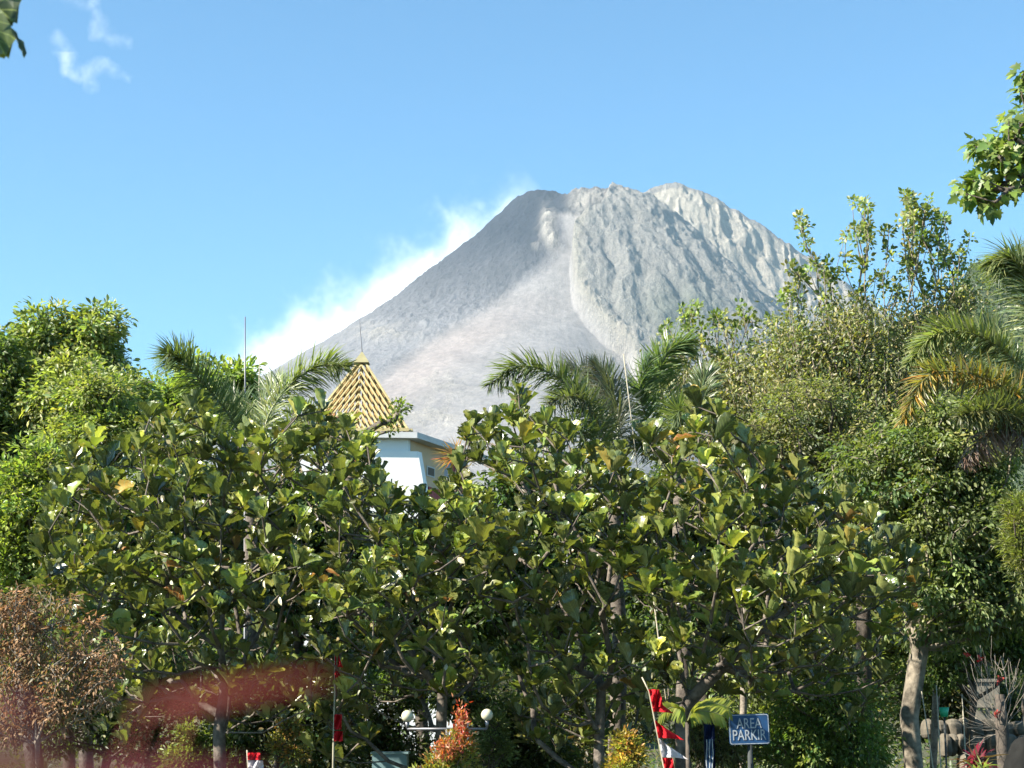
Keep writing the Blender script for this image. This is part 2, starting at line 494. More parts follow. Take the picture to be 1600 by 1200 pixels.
# ================================================================== SETTING
# ---- ground
def build_ground():
    xs = np.concatenate([-np.geomspace(9000, 40, 30), np.linspace(-38, 38, 60), np.geomspace(40, 9000, 30)])
    ys = np.concatenate([[-9000, -3000, -800, -200, -60, -20], np.linspace(-6, 140, 120), np.geomspace(146, 12000, 50)])
    X, Yg = np.meshgrid(xs, ys); Z = gz(X, Yg) + (fbm(X * .12, Yg * .12, 4, 3) * .18) * np.clip((np.abs(Yg) - 4) / 20, 0, 1)
    V = np.stack([X, Yg, Z], -1).reshape(-1, 3); nx = len(xs); ny = len(ys)
    i = np.arange(ny - 1)[:, None] * nx + np.arange(nx - 1)[None]; i = i.ravel()
    F = np.stack([i, i + 1, i + nx + 1, i + nx], 1)
    m, b, _ = newmat('soil_and_litter')
    n1 = noise_n(m, 1.1, 8, .65); n2 = noise_n(m, 14, 6, .7)
    f = math_n(m, 'ADD', math_n(m, 'MULTIPLY', n1, .55), math_n(m, 'MULTIPLY', n2, .45))
    L(m, ramp(m, f, [(.36, (.03, .04, .015)), (.5, (.055, .06, .025)), (.6, (.11, .085, .05))]), b.inputs['Base Color'])
    b.inputs['Roughness'].default_value = .95; bump(m, b, n2, .8, .06)
    o = mesh_obj('ground', V, F, m); tag(o, 'dark soil and leaf litter under the trees', None, None, 'structure')
build_ground()

# ---- volcano
Y0 = 5500.0
def prof(pts):
    a = np.array([P(px, py, Y0) for px, py in pts]); return a[:, 0], a[:, 2]
def build_volcano():
    px = np.concatenate([np.linspace(60, 380, 60), np.linspace(382, 1480, 820), np.linspace(1485, 2100, 90)])
    xs = (px - 800) / FPX * Y0
    d = np.concatenate([np.linspace(2600, 1750, 60), np.linspace(1745, -60, 400), np.linspace(-66, -500, 70), np.linspace(-540, -2600, 30)])
    X, D = np.meshgrid(xs, d)      # D: distance in front of the summit plane
    XW = X * (1 - D / Y0 * .72)      # columns fan toward the viewer
    # wobble the domain so that edges are ragged
    wx = fbm(XW / 160, D / 160, 4, 11) * 26; wy = fbm(XW / 160, D / 160, 4, 31) * 26
    # dome (left cone)
    lx, lz = prof([(60, 790), (220, 702), (400, 617), (480, 567), (560, 518), (640, 456), (700, 408), (742, 371), (780, 335), (803, 311), (825, 303), (850, 302)])
    xd = P(850, 0, Y0)[0]; lr = xd - lx[::-1]; lzz = lz[::-1]
    r = np.hypot(XW - xd, D * 1.12)
    dome = np.interp(r, np.append(lr, 4000), np.append(lzz, lzz[-1] - (4000 - lr[-1]) * .5))
    # faster fall to the right (chute side)
    right = 45 * np.logaddexp(0, (XW - xd - 45) / 45)
    dome = dome - right * .35
    # middle block
    mx_, mz_ = prof([(925, 304), (950, 312), (985, 322), (1020, 338), (1060, 368), (1130, 432), (1200, 496), (1240, 535), (1330, 620), (1500, 770)])
    xm = P(930, 0, Y0)[0]; mr = mx_ - xm
    dm = D - 90
    rm = np.hypot((XW - xm), dm * np.where(dm > 0, 1.22, 1.0))
    mid = np.interp(rm, np.append(mr, 4000), np.append(mz_, mz_[-1] - (4000 - mr[-1]) * .5))
    ax = np.arctan2(XW - xm, np.maximum(D + 150, 60))
    # right hand crater wall, farther back, with a steep face
    wx_, wz_ = prof([(960, 330), (985, 312), (1005, 303), (1030, 296), (1062, 290), (1085, 296), (1110, 309), (1150, 332), (1200, 363), (1250, 396), (1300, 432), (1360, 476), (1450, 545), (1600, 655), (2100, 900)])
    dw = D + 330
    wx_s = wx_ * (Y0 + 330) / Y0; wz_s = (wz_ - CZ) * (Y0 + 330) / Y0 + CZ
    crest = np.interp(XW, wx_s, wz_s, left=0)
    wall = crest - np.clip(dw, 0, None) * 1.05 - np.clip(-dw, 0, None) * .6
    fl = (vnoise(XW / 30 + vnoise(XW / 90, D / 90, 5) * 2, D / 110, 77) - .5)
    wall = wall + (1 - np.abs(fl) * 4) * 10 * np.clip(dw / 60, 0, 1) + fbm(XW / 60, D / 60, 5, 13, True) * 20 + fbm(XW / 22, D / 22, 3, 15) * 5
    # projected position of the rough surface, used to outline the regions
    base = np.maximum(dome, mid)
    PX, PY = proj(np.stack([XW, Y0 - D, base], -1))
    PXw = PX + wx * .35; PYw = PY + wy * .2
    # block edge
    ey = [285, 318, 332, 350, 375, 400, 430, 460, 490, 515, 535, 555, 580, 720]
    ex = [955, 944, 936, 914, 898, 894, 894, 898, 914, 936, 958, 985, 1000, 1030]
    edge = np.interp(PYw, ey, ex)
    mb_ = np.clip((PXw - edge) / 7 + .5, 0, 1); mb_ = mb_ * mb_ * (3 - 2 * mb_)
    mb_ = np.where(D < -40, (XW > xm - 40) * 1.0, mb_)
    # chute between dome and block
    cl = np.interp(PYw, [330, 370, 400, 430, 460, 500, 540, 600, 700], [858, 866, 842, 812, 775, 705, 640, 560, 440])
    mc = np.clip((PXw - cl) / 26, 0, 1) * (1 - mb_); mc[PY < 330] = 0
    k = 14.0
    z = np.where(mb_ > 0, base + 0, base)
    z = k * np.logaddexp(dome / k, (mid - 0) / k)
    z = z - mc * 10
    step = np.interp(PY, [290, 330, 370, 480, 560, 640], [10, 44, 80, 74, 50, 0])
    z = z + mb_ * step * np.exp(-np.clip(PXw - edge, 0, None) / 130) - (1 - mb_) * step * .3 * np.exp(-np.clip(edge - PXw, 0, None) / 60)
    # relief
    rockA = fbm(XW / 42, D / 42, 5, 21, True); rockB = fbm(XW / 17, D / 17, 4, 41); rockC = fbm(XW / 90, D / 60, 3, 47)
    gul = 1 - np.abs(vnoise(ax * 13 + vnoise(XW / 200, D / 200, 6) * 1.2, rm / 420, 51) * 2 - 1) * 2
    gul2 = 1 - np.abs(vnoise(ax * 34 + vnoise(XW / 90, D / 90, 8) * 1.5, rm / 160, 53) * 2 - 1) * 2
    rockD = fbm((XW + .8 * D) / 110 + wx / 26, (D - .5 * XW) / 80 + wy / 26, 5, 83, True)
    rockE = fbm(XW / 10, D / 10, 3, 87)
    relief_mid = gul * 2 + rockA * 10 + rockD * 12 + rockB * 6 + rockE * 4 - 10
    rl = np.clip(rm / 150, .25, 1)
    ad = np.arctan2(XW - xd, np.maximum(D + 120, 60))
    relief_dome = rockA * 4 + rockB * 5.0 + rockC * 9 + rockE * 4
    fade = np.clip((620 - PY) / 120, .22, 1)
    md = (1 - mb_) * (1 - mc)
    streak = vnoise(ad * 60, r / 800, 61) - .5
    z = z + mb_ * relief_mid * rl + md * relief_dome * fade + mc * (streak * .6 + rockC * 5 + rockB * .35)
    # bright boulders at the head of the chute and low outcrops
    def patch(cx_, cy_, rx, ry, amp, nz=1):
        g = np.exp(-(((PX - cx_) / rx) ** 2 + ((PY - cy_) / ry) ** 2))
        return g
    craga = patch(856, 340, 10, 14, 1) + patch(862, 372, 10, 12, 1) + patch(838, 378, 7, 6, 1) + patch(848, 358, 10, 10, 1)
    craga = np.clip(craga, 0, 1) * np.clip(.5 + 1.2 * rockA, 0, 1)
    crags = np.clip(patch(935, 308, 26, 14, 1), 0, 1) + np.clip(patch(905, 318, 18, 16, 1), 0, 1) * .8 + patch(892, 300, 12, 5, 1) * .8
    z = z + craga * 20 + crags * (4 + rockA * 12 + rockB * 8)
    outc = patch(970, 545, 34, 14, 1) * np.clip(rockA + .5, 0, 1) + patch(600, 520, 50, 14, 1) * np.clip(rockA + .2, 0, 1) * .7
    outc += patch(690, 600, 40, 30, 1) * np.clip(rockA * 1.5, 0, 1) * .5 + patch(655, 645, 30, 14, 1) * np.clip(rockA * 1.5, 0, 1) * .7 + patch(700, 650, 20, 14, 1) * np.clip(rockA * 1.5, 0, 1) * .6
    z = z + outc * 12
    for gp in ([(985, 322), (992, 370), (1010, 420), (1004, 470), (1020, 540)], [(1004, 400), (1050, 450), (1085, 520), (1100, 580)], [(1040, 340), (1080, 400), (1150, 470), (1190, 530)], [(940, 370), (960, 430), (955, 480), (985, 540)]):
        gx = np.interp(PYw, [p[1] for p in gp], [p[0] for p in gp]) + rockC * 8
        vis = np.clip((PY - gp[0][1]) / 25, 0, 1) * np.clip((gp[-1][1] - PY) / 30, 0, 1)
        u_ = (PXw - gx) / 11
        z = z - mb_ * vis * (13 + 7 * rockA) * np.exp(-u_ ** 2) + mb_ * vis * 5 * np.exp(-((PXw - gx - 22) / 12) ** 2)
    iswall = wall > z
    z = np.maximum(z, wall)
    z = np.maximum(z, 60)
    V = np.stack([XW, Y0 - D, z], -1)
    # mineral colours, with painted light on the block edge
    def c3(*c): return np.array(c)
    col = np.zeros(V.shape)
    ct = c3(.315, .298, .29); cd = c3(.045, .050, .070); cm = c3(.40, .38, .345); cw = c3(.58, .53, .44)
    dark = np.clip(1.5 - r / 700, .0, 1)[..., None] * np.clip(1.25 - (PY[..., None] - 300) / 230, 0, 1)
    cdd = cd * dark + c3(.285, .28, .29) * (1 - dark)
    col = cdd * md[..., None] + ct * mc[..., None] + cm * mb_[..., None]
    pink = np.exp(-((PX - (cl + 60)) / 55) ** 2)[..., None] * mc[..., None] * np.clip((PY - 440) / 80, 0, 1)[..., None]
    col = col * (1 - pink) + c3(.355, .31, .29) * pink
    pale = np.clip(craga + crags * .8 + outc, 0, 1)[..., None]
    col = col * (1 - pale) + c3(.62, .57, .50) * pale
    veg = (patch(1075, 500, 75, 45, 1) * .8)[..., None] * mb_[..., None]
    col = col * (1 - veg) + c3(.21, .24, .18) * veg
    edge_sunlit = np.exp(-((PXw - edge - 8) / 9) ** 2)[..., None] * mb_[..., None] * np.clip((PY - 340) / 30, 0, 1)[..., None]  # paler left-facing edge, its sunlight put into the colour
    col = col * (1 - .6 * edge_sunlit) + c3(.58, .53, .43) * .6 * edge_sunlit
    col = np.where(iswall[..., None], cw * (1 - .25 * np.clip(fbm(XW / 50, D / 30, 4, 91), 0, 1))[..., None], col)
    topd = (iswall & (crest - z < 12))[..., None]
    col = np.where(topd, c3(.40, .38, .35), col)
    col *= .545 * (1 + .2 * fbm(XW / 70, D / 70, 5, 71) + .18 * rockE)[..., None]
    nx = len(xs); ny = len(d)
    i = (np.arange(ny - 1)[:, None] * nx + np.arange(nx - 1)[None]).ravel()
    F = np.stack([i, i + nx, i + nx + 1, i + 1], 1)[:, ::-1]
    m, b, _ = newmat('ash_and_lava_rock')
    at = N(m, "ShaderNodeAttribute", attribute_name="tint")
    n1 = noise_n(m, .06, 8, .7); n2 = noise_n(m, .22, 4, .7)
    f = math_n(m, 'ADD', math_n(m, 'MULTIPLY', n1, .5), math_n(m, 'MULTIPLY', n2, .5))
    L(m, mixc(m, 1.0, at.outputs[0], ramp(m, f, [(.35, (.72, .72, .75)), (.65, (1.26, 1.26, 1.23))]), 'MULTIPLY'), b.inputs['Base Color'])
    b.inputs['Roughness'].default_value = .95; b.inputs['Specular IOR Level'].default_value = .1
    bump(m, b, math_n(m, 'MULTIPLY', f, at.outputs['Alpha']), 1.0, 19.0)
    rough_ = np.clip(.18 + .95 * mb_ + .75 * md * np.clip((560 - PY) / 120, .35, 1) + outc + crags + craga, 0, 1.1); rough_[iswall] = 1.0
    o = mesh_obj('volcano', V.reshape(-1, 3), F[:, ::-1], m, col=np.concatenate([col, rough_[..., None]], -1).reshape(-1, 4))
    tag(o, 'grey ash and lava volcano cone behind the trees', None, None, 'structure')
build_volcano()

# ---- forested hill on the right and woodland behind the garden
def build_hill():
    px = np.linspace(1180, 2500, 150); Yh = 900.0
    cx = [1180, 1260, 1300, 1340, 1380, 1420, 1460, 1495, 1515, 1530, 1550, 1575, 1600, 1700, 1900, 2500]
    cy = [760, 640, 580, 540, 520, 500, 490, 460, 412, 408, 412, 400, 394, 360, 340, 430]
    crest = np.interp(px, cx, cy)
    rows = np.linspace(0, 1, 90); V = []
    for t in rows:
        y = Yh - 380 * t if t <= 1 else 0
        for a, b in zip(px, crest):
            c = P(a, b, Yh); zz = c[2] * (1 - t) ** 1.1 + gz(0, y) * .6 * t
            V.append((c[0] * y / Yh if False else c[0] - 60 * t, y, zz))
    back = [(v[0], Yh + 300, 20) for v in V[:len(px)]]
    V = np.array(back + V); X, Yg = V[:, 0], V[:, 1]
    bump_ = (fbm(X / 30, Yg / 30, 4, 5) * 4 + np.abs(fbm(X / 11, Yg / 11, 3, 9)) * 4)
    bump_[:len(px)] = 0; V[:, 2] += bump_
    nx = len(px); ny = 91
    i = (np.arange(ny - 1)[:, None] * nx + np.arange(nx - 1)[None]).ravel()
    F = np.stack([i, i + nx, i + nx + 1, i + 1], 1)
    m, b, _ = newmat('forest_canopy')
    n1 = noise_n(m, .12, 6, .7); n2 = noise_n(m, .5, 4, .7)
    L(m, ramp(m, math_n(m, 'ADD', math_n(m, 'MULTIPLY', n1, .5), math_n(m, 'MULTIPLY', n2, .5)), [(.4, (.02, .035, .014)), (.6, (.07, .10, .035))]), b.inputs['Base Color'])
    b.inputs['Roughness'].default_value = .9; bump(m, b, n2, 1.0, 4)
    o = mesh_obj('hill', V, F, m); tag(o, 'dark forested hill at the right edge', None, None, 'structure')
    # canopy of the hill: leaf clumps standing on it
    r = np.random.default_rng(5); k = r.integers(nx * 1, nx * 45, 60000)
    pos = V[k] + r.normal(size=(len(k), 3)) * np.array([2.5, 3, 1.2])
    lv = Leaves(); lv.add(T_simple(), pos, rand_dirs(len(k), r), rand_dirs(len(k), r) + np.array([0, -.3, 1]), 2.0, 1.6, colours(len(k), [(.03, .055, .018), (.06, .09, .03)], .3, .1, r))
    o = lv.obj('woodland', M['leaf']); tag(o, 'far dark forest covering the hill at right', 'forest', None, 'stuff')
build_hill()

def undergrowth():
    r = np.random.default_rng(12)
    n = 60000; y = 19 + 75 * r.random(n) ** 1.6; x = (r.random(n) - .5) * (y * .72 + 4)
    h = (vnoise(x / 2.2, y / 2.2, 3) ** 2) * 1.0 * np.clip((y - 18) / 10, .3, 1.6) + .1
    pos = np.stack([x, y, gz(x, y) + h * r.random(n)], 1)
    lv = Leaves(); ln = .10 + .14 * r.random(n)
    lv.add(T_simple(), pos, rand_dirs(n, r) + np.array([0, 0, .5]), rand_dirs(n, r) * .6 + np.array([0, 0, 1.0]), ln, ln * .5,
           colours(n, [(.05, .085, .02), (.07, .10, .03), (.12, .11, .04)], .3, .12, r))
    o = lv.obj('undergrowth', M['leaf']); tag(o, 'low mixed undergrowth covering the garden slope', 'undergrowth', None, 'stuff')
    # woodland belt behind
    n = 90000; y = 66 + 40 * r.random(n); x = (r.random(n) - .5) * (y * .85 + 10)
    H = 3.2 + 3.6 * vnoise(x / 4.5, y / 4.5, 9)
    f = r.random(n) ** .5
    pos = np.stack([x, y, gz(x, y) + H * f], 1)
    lv = Leaves(); ln = .3 + .25 * r.random(n)
    lv.add(T_simple(), pos, rand_dirs(n, r), rand_dirs(n, r) * .7 + np.array([0, 0, 1.0]), ln, ln * .6, colours(n, [(.04, .075, .018), (.07, .11, .03)], .3, .12, r))
    o = lv.obj('far_woodland', M['leaf']); tag(o, 'mass of green wood on the slope behind the building', 'wood', None, 'stuff')
undergrowth()

# ================================================================== FIG TREES
TOPX = [60, 85, 100, 160, 200, 245, 270, 305, 335, 380, 420, 450, 480, 520, 555, 590, 612, 625, 645, 690, 708, 722, 745, 765, 790, 830, 868, 900, 950, 980, 1020, 1050, 1078, 1100, 1128, 1150, 1200, 1250, 1300, 1350, 1390, 1440, 1460]
TOPY = [900, 730, 705, 690, 675, 640, 622, 628, 668, 678, 672, 640, 615, 630, 668, 690, 725, 775, 782, 775, 735, 672, 660, 650, 615, 625, 650, 690, 712, 680, 672, 690, 640, 608, 635, 680, 712, 745, 775, 785, 820, 880, 930]
def fig_sites():
    r = np.random.default_rng(21); out = []
    for lay, (off, sp, tries) in enumerate([(0.0, 37, 12000), (.8, 31, 12000), (1.7, 32, 9000), (2.8, 34, 7000), (4.0, 38, 5000)]):
        pts = np.zeros((0, 2))
        for _ in range(tries):
            px = r.uniform(60, 1455); top = np.interp(px, TOPX, TOPY)
            bot = np.interp(px, [60, 130, 300, 600, 900, 1200, 1330, 1455], [1000, 1045, 1065, 1075, 1075, 1060, 1010, 900])
            if lay == 0 and r.random() < .0: continue
            top = top + 22 * math.sin(px / 8.5) * math.sin(px / 23.0 + 1) + 4
            bot = bot + 45 * math.sin(px / 37.0) * math.sin(px / 90.0 + 2) + 10
            if bot < top + 30: continue
            if lay < 3 and vnoise(np.array([px / 46.0]), np.array([r.random() * 0 + px / 90.0]), 3)[0] > 2: continue
            py = r.uniform(top + 6 + lay * 2, bot + (60 if lay in (1, 3) else 0))
            if lay < 3 and py > 945 and r.random() < .5: continue
            if py > 1080 and (590 < px < 800 or 1090 < px < 1240): continue
            if lay < 3 and py > top + 60 and vnoise(np.array([px / 42.0]), np.array([py / 42.0]), 3 + lay)[0] > .60: continue
            if 1075 < px < 1290 and 945 < py - (1180 - px) * .55 < 960 and lay == 0: continue
            s = sp * (1.0 if py < 930 else 1.18)
            if len(pts) and np.min((pts[:, 0] - px) ** 2 + ((pts[:, 1] - py) * 1.12) ** 2) < s * s: continue
            pts = np.vstack([pts, [px, py]])
            hgt = (py - top) / max(40, bot - top)
            bulge = math.sin(math.pi * min(1, max(0, hgt)) * .9 + .15)
            # billows in depth between the separate crowns
            lob = .5 * math.cos(px / 95.0) + .35 * math.cos(py / 60 + px / 140)
            Y = 20.3 - 1.5 * bulge - .45 * lob + off + r.normal() * .16
            out.append((px, py, Y, lay))
    return out
FIG = [dict(x=(0, 480), base=345, name='fiddle_leaf_fig', label='leftmost fiddle-leaf fig tree, pale trunk beside the dry brown shrub', Y=20.6),
       dict(x=(480, 770), base=690, name='fiddle_leaf_fig', label='fiddle-leaf fig tree in front of the white building and pyramid roof', Y=20.9),
       dict(x=(770, 1000), base=938, name='fiddle_leaf_fig', label='fiddle-leaf fig tree with straight pale trunk just left of the red and white banner', Y=20.8),
       dict(x=(1000, 1500), base=1066, name='fiddle_leaf_fig', label='rightmost fiddle-leaf fig tree, long dark limb rising right above the parking sign', Y=20.4)]
def build_figs():
    sites = fig_sites()
    tm = [T_fiddle(i) for i in range(6)]
    for fi, f in enumerate(FIG):
        r = np.random.default_rng(100 + fi)
        S = [s for s in sites if f['x'][0] <= s[0] + 40 * math.sin(s[1] / 37 + fi) < f['x'][1]]
        pos = np.array([P(s[0], s[1], s[2]) for s in S]); lay = np.array([s[3] for s in S])
        Y = f['Y']; b = P(f['base'], 1144, Y); base = np.array([b[0], Y, 0.0])
        if fi == 3:
            lean = [P(1066, 1200, Y), P(1064, 1120, Y), P(1078, 1095, Y - .1), P(1130, 1040, Y - .3), P(1190, 985, Y - .5), P(1235, 955, Y - .6)]
            trunk = [base + np.array([0, 0, -.05])] + lean
        else:
            trunk = [base + np.array([r.normal() * .02, 0, z]) for z in (-.05, .7, 1.3, 1.9, 2.4, 2.9)]
        A, par, R = grow(trunk, pos + np.array([0, 0, -.05]), .007, .075, bias=.3, seg=.3, sag=.10, r=r, power=.55)
        t = thing(f['name'], base, f['label'], 'fig tree', 'fiddle-leaf fig trees in a row')
        V, F = tubes(A, par, R); 
        mesh_obj('trunk', V, F, M['bark_fig'], t)
        lv = Leaves(); n = len(S)
        cx = base[0]
        stem = np.stack([(pos[:, 0] - cx) * .10, (pos[:, 1] - Y) * .12 - .12, np.ones(n)], 1) + r.normal(size=(n, 3)) * .22
        stem = unit(stem)
        nleaf = r.integers(6, 12, n)
        rosk = np.exp(r.normal(size=n) * .46 - .06)
        size = (.80 + .5 * r.random(n)) * np.where(lay == 0, 1.22, 1.0); size *= np.where(lay >= 2, 1.05, 1)
        for k in range(11):
            on = k < nleaf
            m = on.sum(); p = pos[on]; s = stem[on]
            a = k * 2.39996 + r.random(m) * .9 + np.arange(m) * 1.7
            ref = unit(np.cross(s, np.array([.3, 1, .1]))); r2 = np.cross(s, ref)
            outw = np.cos(a)[:, None] * ref + np.sin(a)[:, None] * r2
            q = k / 10.0   # 0 youngest (top, upright)
            tilt = np.clip(.12 + .9 * q + r.normal(size=m) * .22, .1, 2.2)[:, None]
            d = s * np.cos(tilt) + outw * np.sin(tilt)
            nr = s * np.sin(tilt) - outw * np.cos(tilt)
            ln = (.125 + .085 * min(1, q * 1.8)) * size[on] * (.85 + .3 * r.random(m))
            cc = colours(m, [(.135, .16, .028), (.09, .128, .026), (.185, .19, .038)], .2, .08, r) * rosk[on][:, None]
            young = (1 - min(1, q * 2)) * .45
            cc = cc * (1 + young * np.array([.9, .8, .2]))
            odd = r.random(m)
            prob = .010 + .045 * (q > .7)
            cc[odd < prob] = (.34, .22, .03); cc[odd < prob * .45] = (.30, .12, .03)
            lob = p - s * (q * .13) + outw * .012
            w_ = ln * (.54 + .22 * r.random(m))
            which = r.integers(0, 6, m)
            for ti in range(6):
                u = which == ti
                lv.add(tm[ti], lob[u], d[u], nr[u], ln[u], w_[u], cc[u])
        # old brown leaves, fruits and whitish painted glare bits along the inner stems
        k2 = r.choice(len(A), min(len(A) * 3, 8000)); k2 = k2[R[k2] < .02]
        p = A[k2] + r.normal(size=(len(k2), 3)) * .05
        d = r.normal(size=(len(k2), 3)) * .6 + np.array([0, 0, -.5])
        ln = .03 + .07 * r.random(len(k2))
        lv.add(T_oval(), p, d, rand_dirs(len(k2), r), ln, ln * .6, colours(len(k2), [(.16, .12, .06), (.25, .20, .11), (.08, .10, .03), (.09, .05, .03), (.32, .28, .18), (.5, .47, .34)], .3, .1, r))
        lv.obj('crown', M['fig'], t)
build_figs()

# ================================================================== PALMS
GRN = [(.13, .17, .07), (.17, .20, .09), (.09, .13, .05)]
def palm(name, label, base_px, Y, crown_py, fronds, seed, trunk_r=.11):
    b = P(base_px, crown_py, Y); z0 = float(gz(0, Y))
    t = thing(name, (b[0], Y, z0), label, 'palm', 'foxtail palms behind the figs')
    mb = MB(); hs = np.linspace(z0 - .05, b[2], 14)
    mb.tube([(b[0] + .03 * math.sin(i), Y, h) for i, h in enumerate(hs)], [trunk_r * (1.25 - .5 * i / 13 + .03 * (i % 2)) for i in range(14)], 12)
    mb.obj('trunk', M['bark_fig'], t, True)
    for i, f in enumerate(fronds):
        pts = [b] + [P(x, y, Y + dy) for x, y, dy in f['p']]
        frond(t, pts, f.get('c', GRN), f.get('ll', .42) * .98, int(f.get('n', 240) * 1.9), seed * 50 + i, f.get('pl', 1.0) * 1.3, f.get('dr', .3), f.get('w', .026) * .74, f.get('m', 'palm'), f.get('label'))
    return t
palm('foxtail_palm', 'foxtail palm left of the pyramid roof with one frond arching each way', 398, 25.5, 735, [
    dict(p=[(365, 660, -.2), (325, 608, -.5), (285, 566, -.8), (262, 552, -1)], n=330, ll=.55),
    dict(p=[(420, 650, .2), (455, 600, .4), (500, 572, .4), (545, 572, .2)], n=330, ll=.5, c=[(.24, .27, .09), (.18, .22, .09)]),
    dict(p=[(395, 670, .8), (370, 625, 1.4), (330, 625, 1.8)], n=220),
    dict(p=[(440, 690, -.6), (480, 650, -1.0), (520, 660, -1.2)], n=200),
    dict(p=[(350, 690, -.6), (300, 660, -1.0), (260, 690, -1.2)], n=200),
    dict(p=[(405, 660, .9), (425, 610, 1.4), (440, 590, 1.8)], n=200)], 1)
palm('foxtail_palm', 'foxtail palm in the middle with a frond curving left over the ash slope', 962, 25.0, 740, [
    dict(p=[(925, 645, -.2), (875, 592, -.4), (815, 572, -.6), (762, 602, -.7)], n=340, ll=.46),
    dict(p=[(945, 640, .5), (915, 590, .9), (880, 575, 1.2)], n=260, ll=.5, c=[(.12, .13, .09), (.17, .17, .12)]),
    dict(p=[(935, 660, -.6), (900, 620, -1.0), (855, 630, -1.3)], n=240, c=[(.10, .12, .08), (.14, .15, .10)]),
    dict(p=[(965, 650, .3), (950, 600, .5), (930, 570, .6)], n=260, ll=.5, c=[(.13, .14, .10)]),
    dict(p=[(930, 690, -.9), (890, 670, -1.3), (850, 690, -1.5)], n=200)], 2)
palm('foxtail_palm', 'bright green foxtail palm right of the thin white pole', 1062, 26.5, 730, [
    dict(p=[(1040, 640, -.1), (1030, 585, -.2), (1050, 545, -.3), (1085, 535, -.3)], n=330, ll=.5, c=[(.11, .17, .06), (.14, .20, .07)]),
    dict(p=[(1015, 660, -.4), (1000, 610, -.6), (1015, 560, -.6)], n=260, ll=.45, c=[(.10, .16, .055)]),
    dict(p=[(1062, 660, -1.2), (1062, 640, -2.0)], n=170, ll=.5, pl=2.0, dr=.15),
    dict(p=[(1090, 650, .3), (1100, 600, .5), (1110, 580, .7)], n=220),
    dict(p=[(1020, 700, -.6), (985, 690, -.8)], n=160)], 3)
palm('foxtail_palm', 'foxtail palm at the right edge with green, orange and dead fronds', 1655, 22.0, 700, [
    dict(p=[(1600, 585, -.1), (1540, 530, -.2), (1470, 520, -.3), (1418, 570, -.4)], n=430, ll=.42, c=[(.24, .27, .11), (.18, .21, .08)], w=.028),
    dict(p=[(1610, 640, -.4), (1540, 592, -.7), (1455, 585, -1.0), (1410, 660, -1.1)], n=430, ll=.42, c=[(.38, .21, .04), (.34, .27, .07), (.20, .18, .08), (.16, .17, .07)], label='orange and yellow ageing frond', w=.028),
    dict(p=[(1615, 690, -.5), (1560, 672, -.7), (1505, 725, -.9)], n=260, ll=.34, c=[(.22, .15, .12), (.28, .21, .15)], m='dry', label='dead brown frond', dr=.7),
    dict(p=[(1640, 560, 0), (1612, 460, .1), (1585, 410, .1), (1548, 412, .1)], n=420, ll=.5, c=[(.18, .22, .11), (.22, .25, .10)], dr=.6, w=.028),
    dict(p=[(1670, 560, .1), (1660, 450, .2), (1640, 400, .2), (1600, 400, .2)], n=300, ll=.5),
    dict(p=[(1600, 590, .6), (1560, 540, .9), (1540, 500, 1.1)], n=240, ll=.46),
    dict(p=[(1600, 660, -.6), (1550, 640, -1.0), (1500, 650, -1.3)], n=260, ll=.4, c=[(.12, .12, .05), (.09, .10, .04)])], 4)

# ================================================================== BROADLEAF TREES
LG = [(.24, .28, .08), (.30, .32, .11), (.17, .22, .065), (.35, .35, .15)]
DG = [(.10, .15, .04), (.14, .18, .05)]
leafy_tree('broadleaf_tree', 'tall bright green tree with two rounded tops at the left', 'tree', 34, [
    (75, 530, 48, 52), (150, 528, 42, 50), (165, 570, 30, 40), (120, 620, 100, 70, -1), (60, 600, 70, 70), (195, 640, 45, 60, -.5), (90, 700, 120, 60), (40, 560, 40, 50, .5)],
    (110, 110), 620, 56, .125, LG, seed=11, rc=.30, droop=.5, wid=.42, tmpl=T_oval(), bark='bark_dark', group='broadleaf trees on the left')
leafy_tree('broadleaf_tree', 'dark green tree cut by the left edge of the photo', 'tree', 33, [
    (-15, 570, 50, 70), (0, 640, 60, 70), (-40, 700, 90, 90), (30, 720, 60, 60)], (-40, -20), 330, 56, .125, DG + LG[:1], seed=12, rc=.3, droop=.5, wid=.42, tmpl=T_oval(), bark='bark_dark', group='broadleaf trees on the left')
leafy_tree('broadleaf_tree', 'lower yellow-green tree in front of the two-topped tree', 'tree', 29, [
    (150, 620, 60, 40), (170, 680, 60, 50), (110, 700, 50, 50), (215, 680, 40, 40)], (140, 140), 300, 44, .10, LG, seed=13, rc=.26, droop=.3, wid=.45, bark='bark_fig', group='broadleaf trees on the left')
leafy_tree('green_bush', 'large light green bush at the left edge above the dry brown shrub', 'bush', 24, [
    (40, 790, 90, 75), (110, 780, 60, 60), (30, 870, 80, 60), (120, 860, 60, 60), (60, 740, 60, 50)], (60, 60), 420, 46, .085, [(.26, .31, .08), (.31, .35, .10), (.19, .25, .06)], seed=14, rc=.2, droop=.1, wid=.5, bark='bark_fig')
leafy_tree('broadleaf_tree', 'small bright green tree behind the left palm', 'tree', 38, [
    (300, 575, 30, 30), (330, 600, 60, 30), (375, 590, 24, 24), (240, 625, 45, 30), (300, 640, 90, 40), (240, 680, 60, 40), (375, 620, 30, 30)], (300, 300), 260, 40, .16, [(.22, .30, .06), (.27, .33, .08)], seed=15, rc=.32, droop=.3, wid=.4, tmpl=T_oval(), group='broadleaf trees on the left')
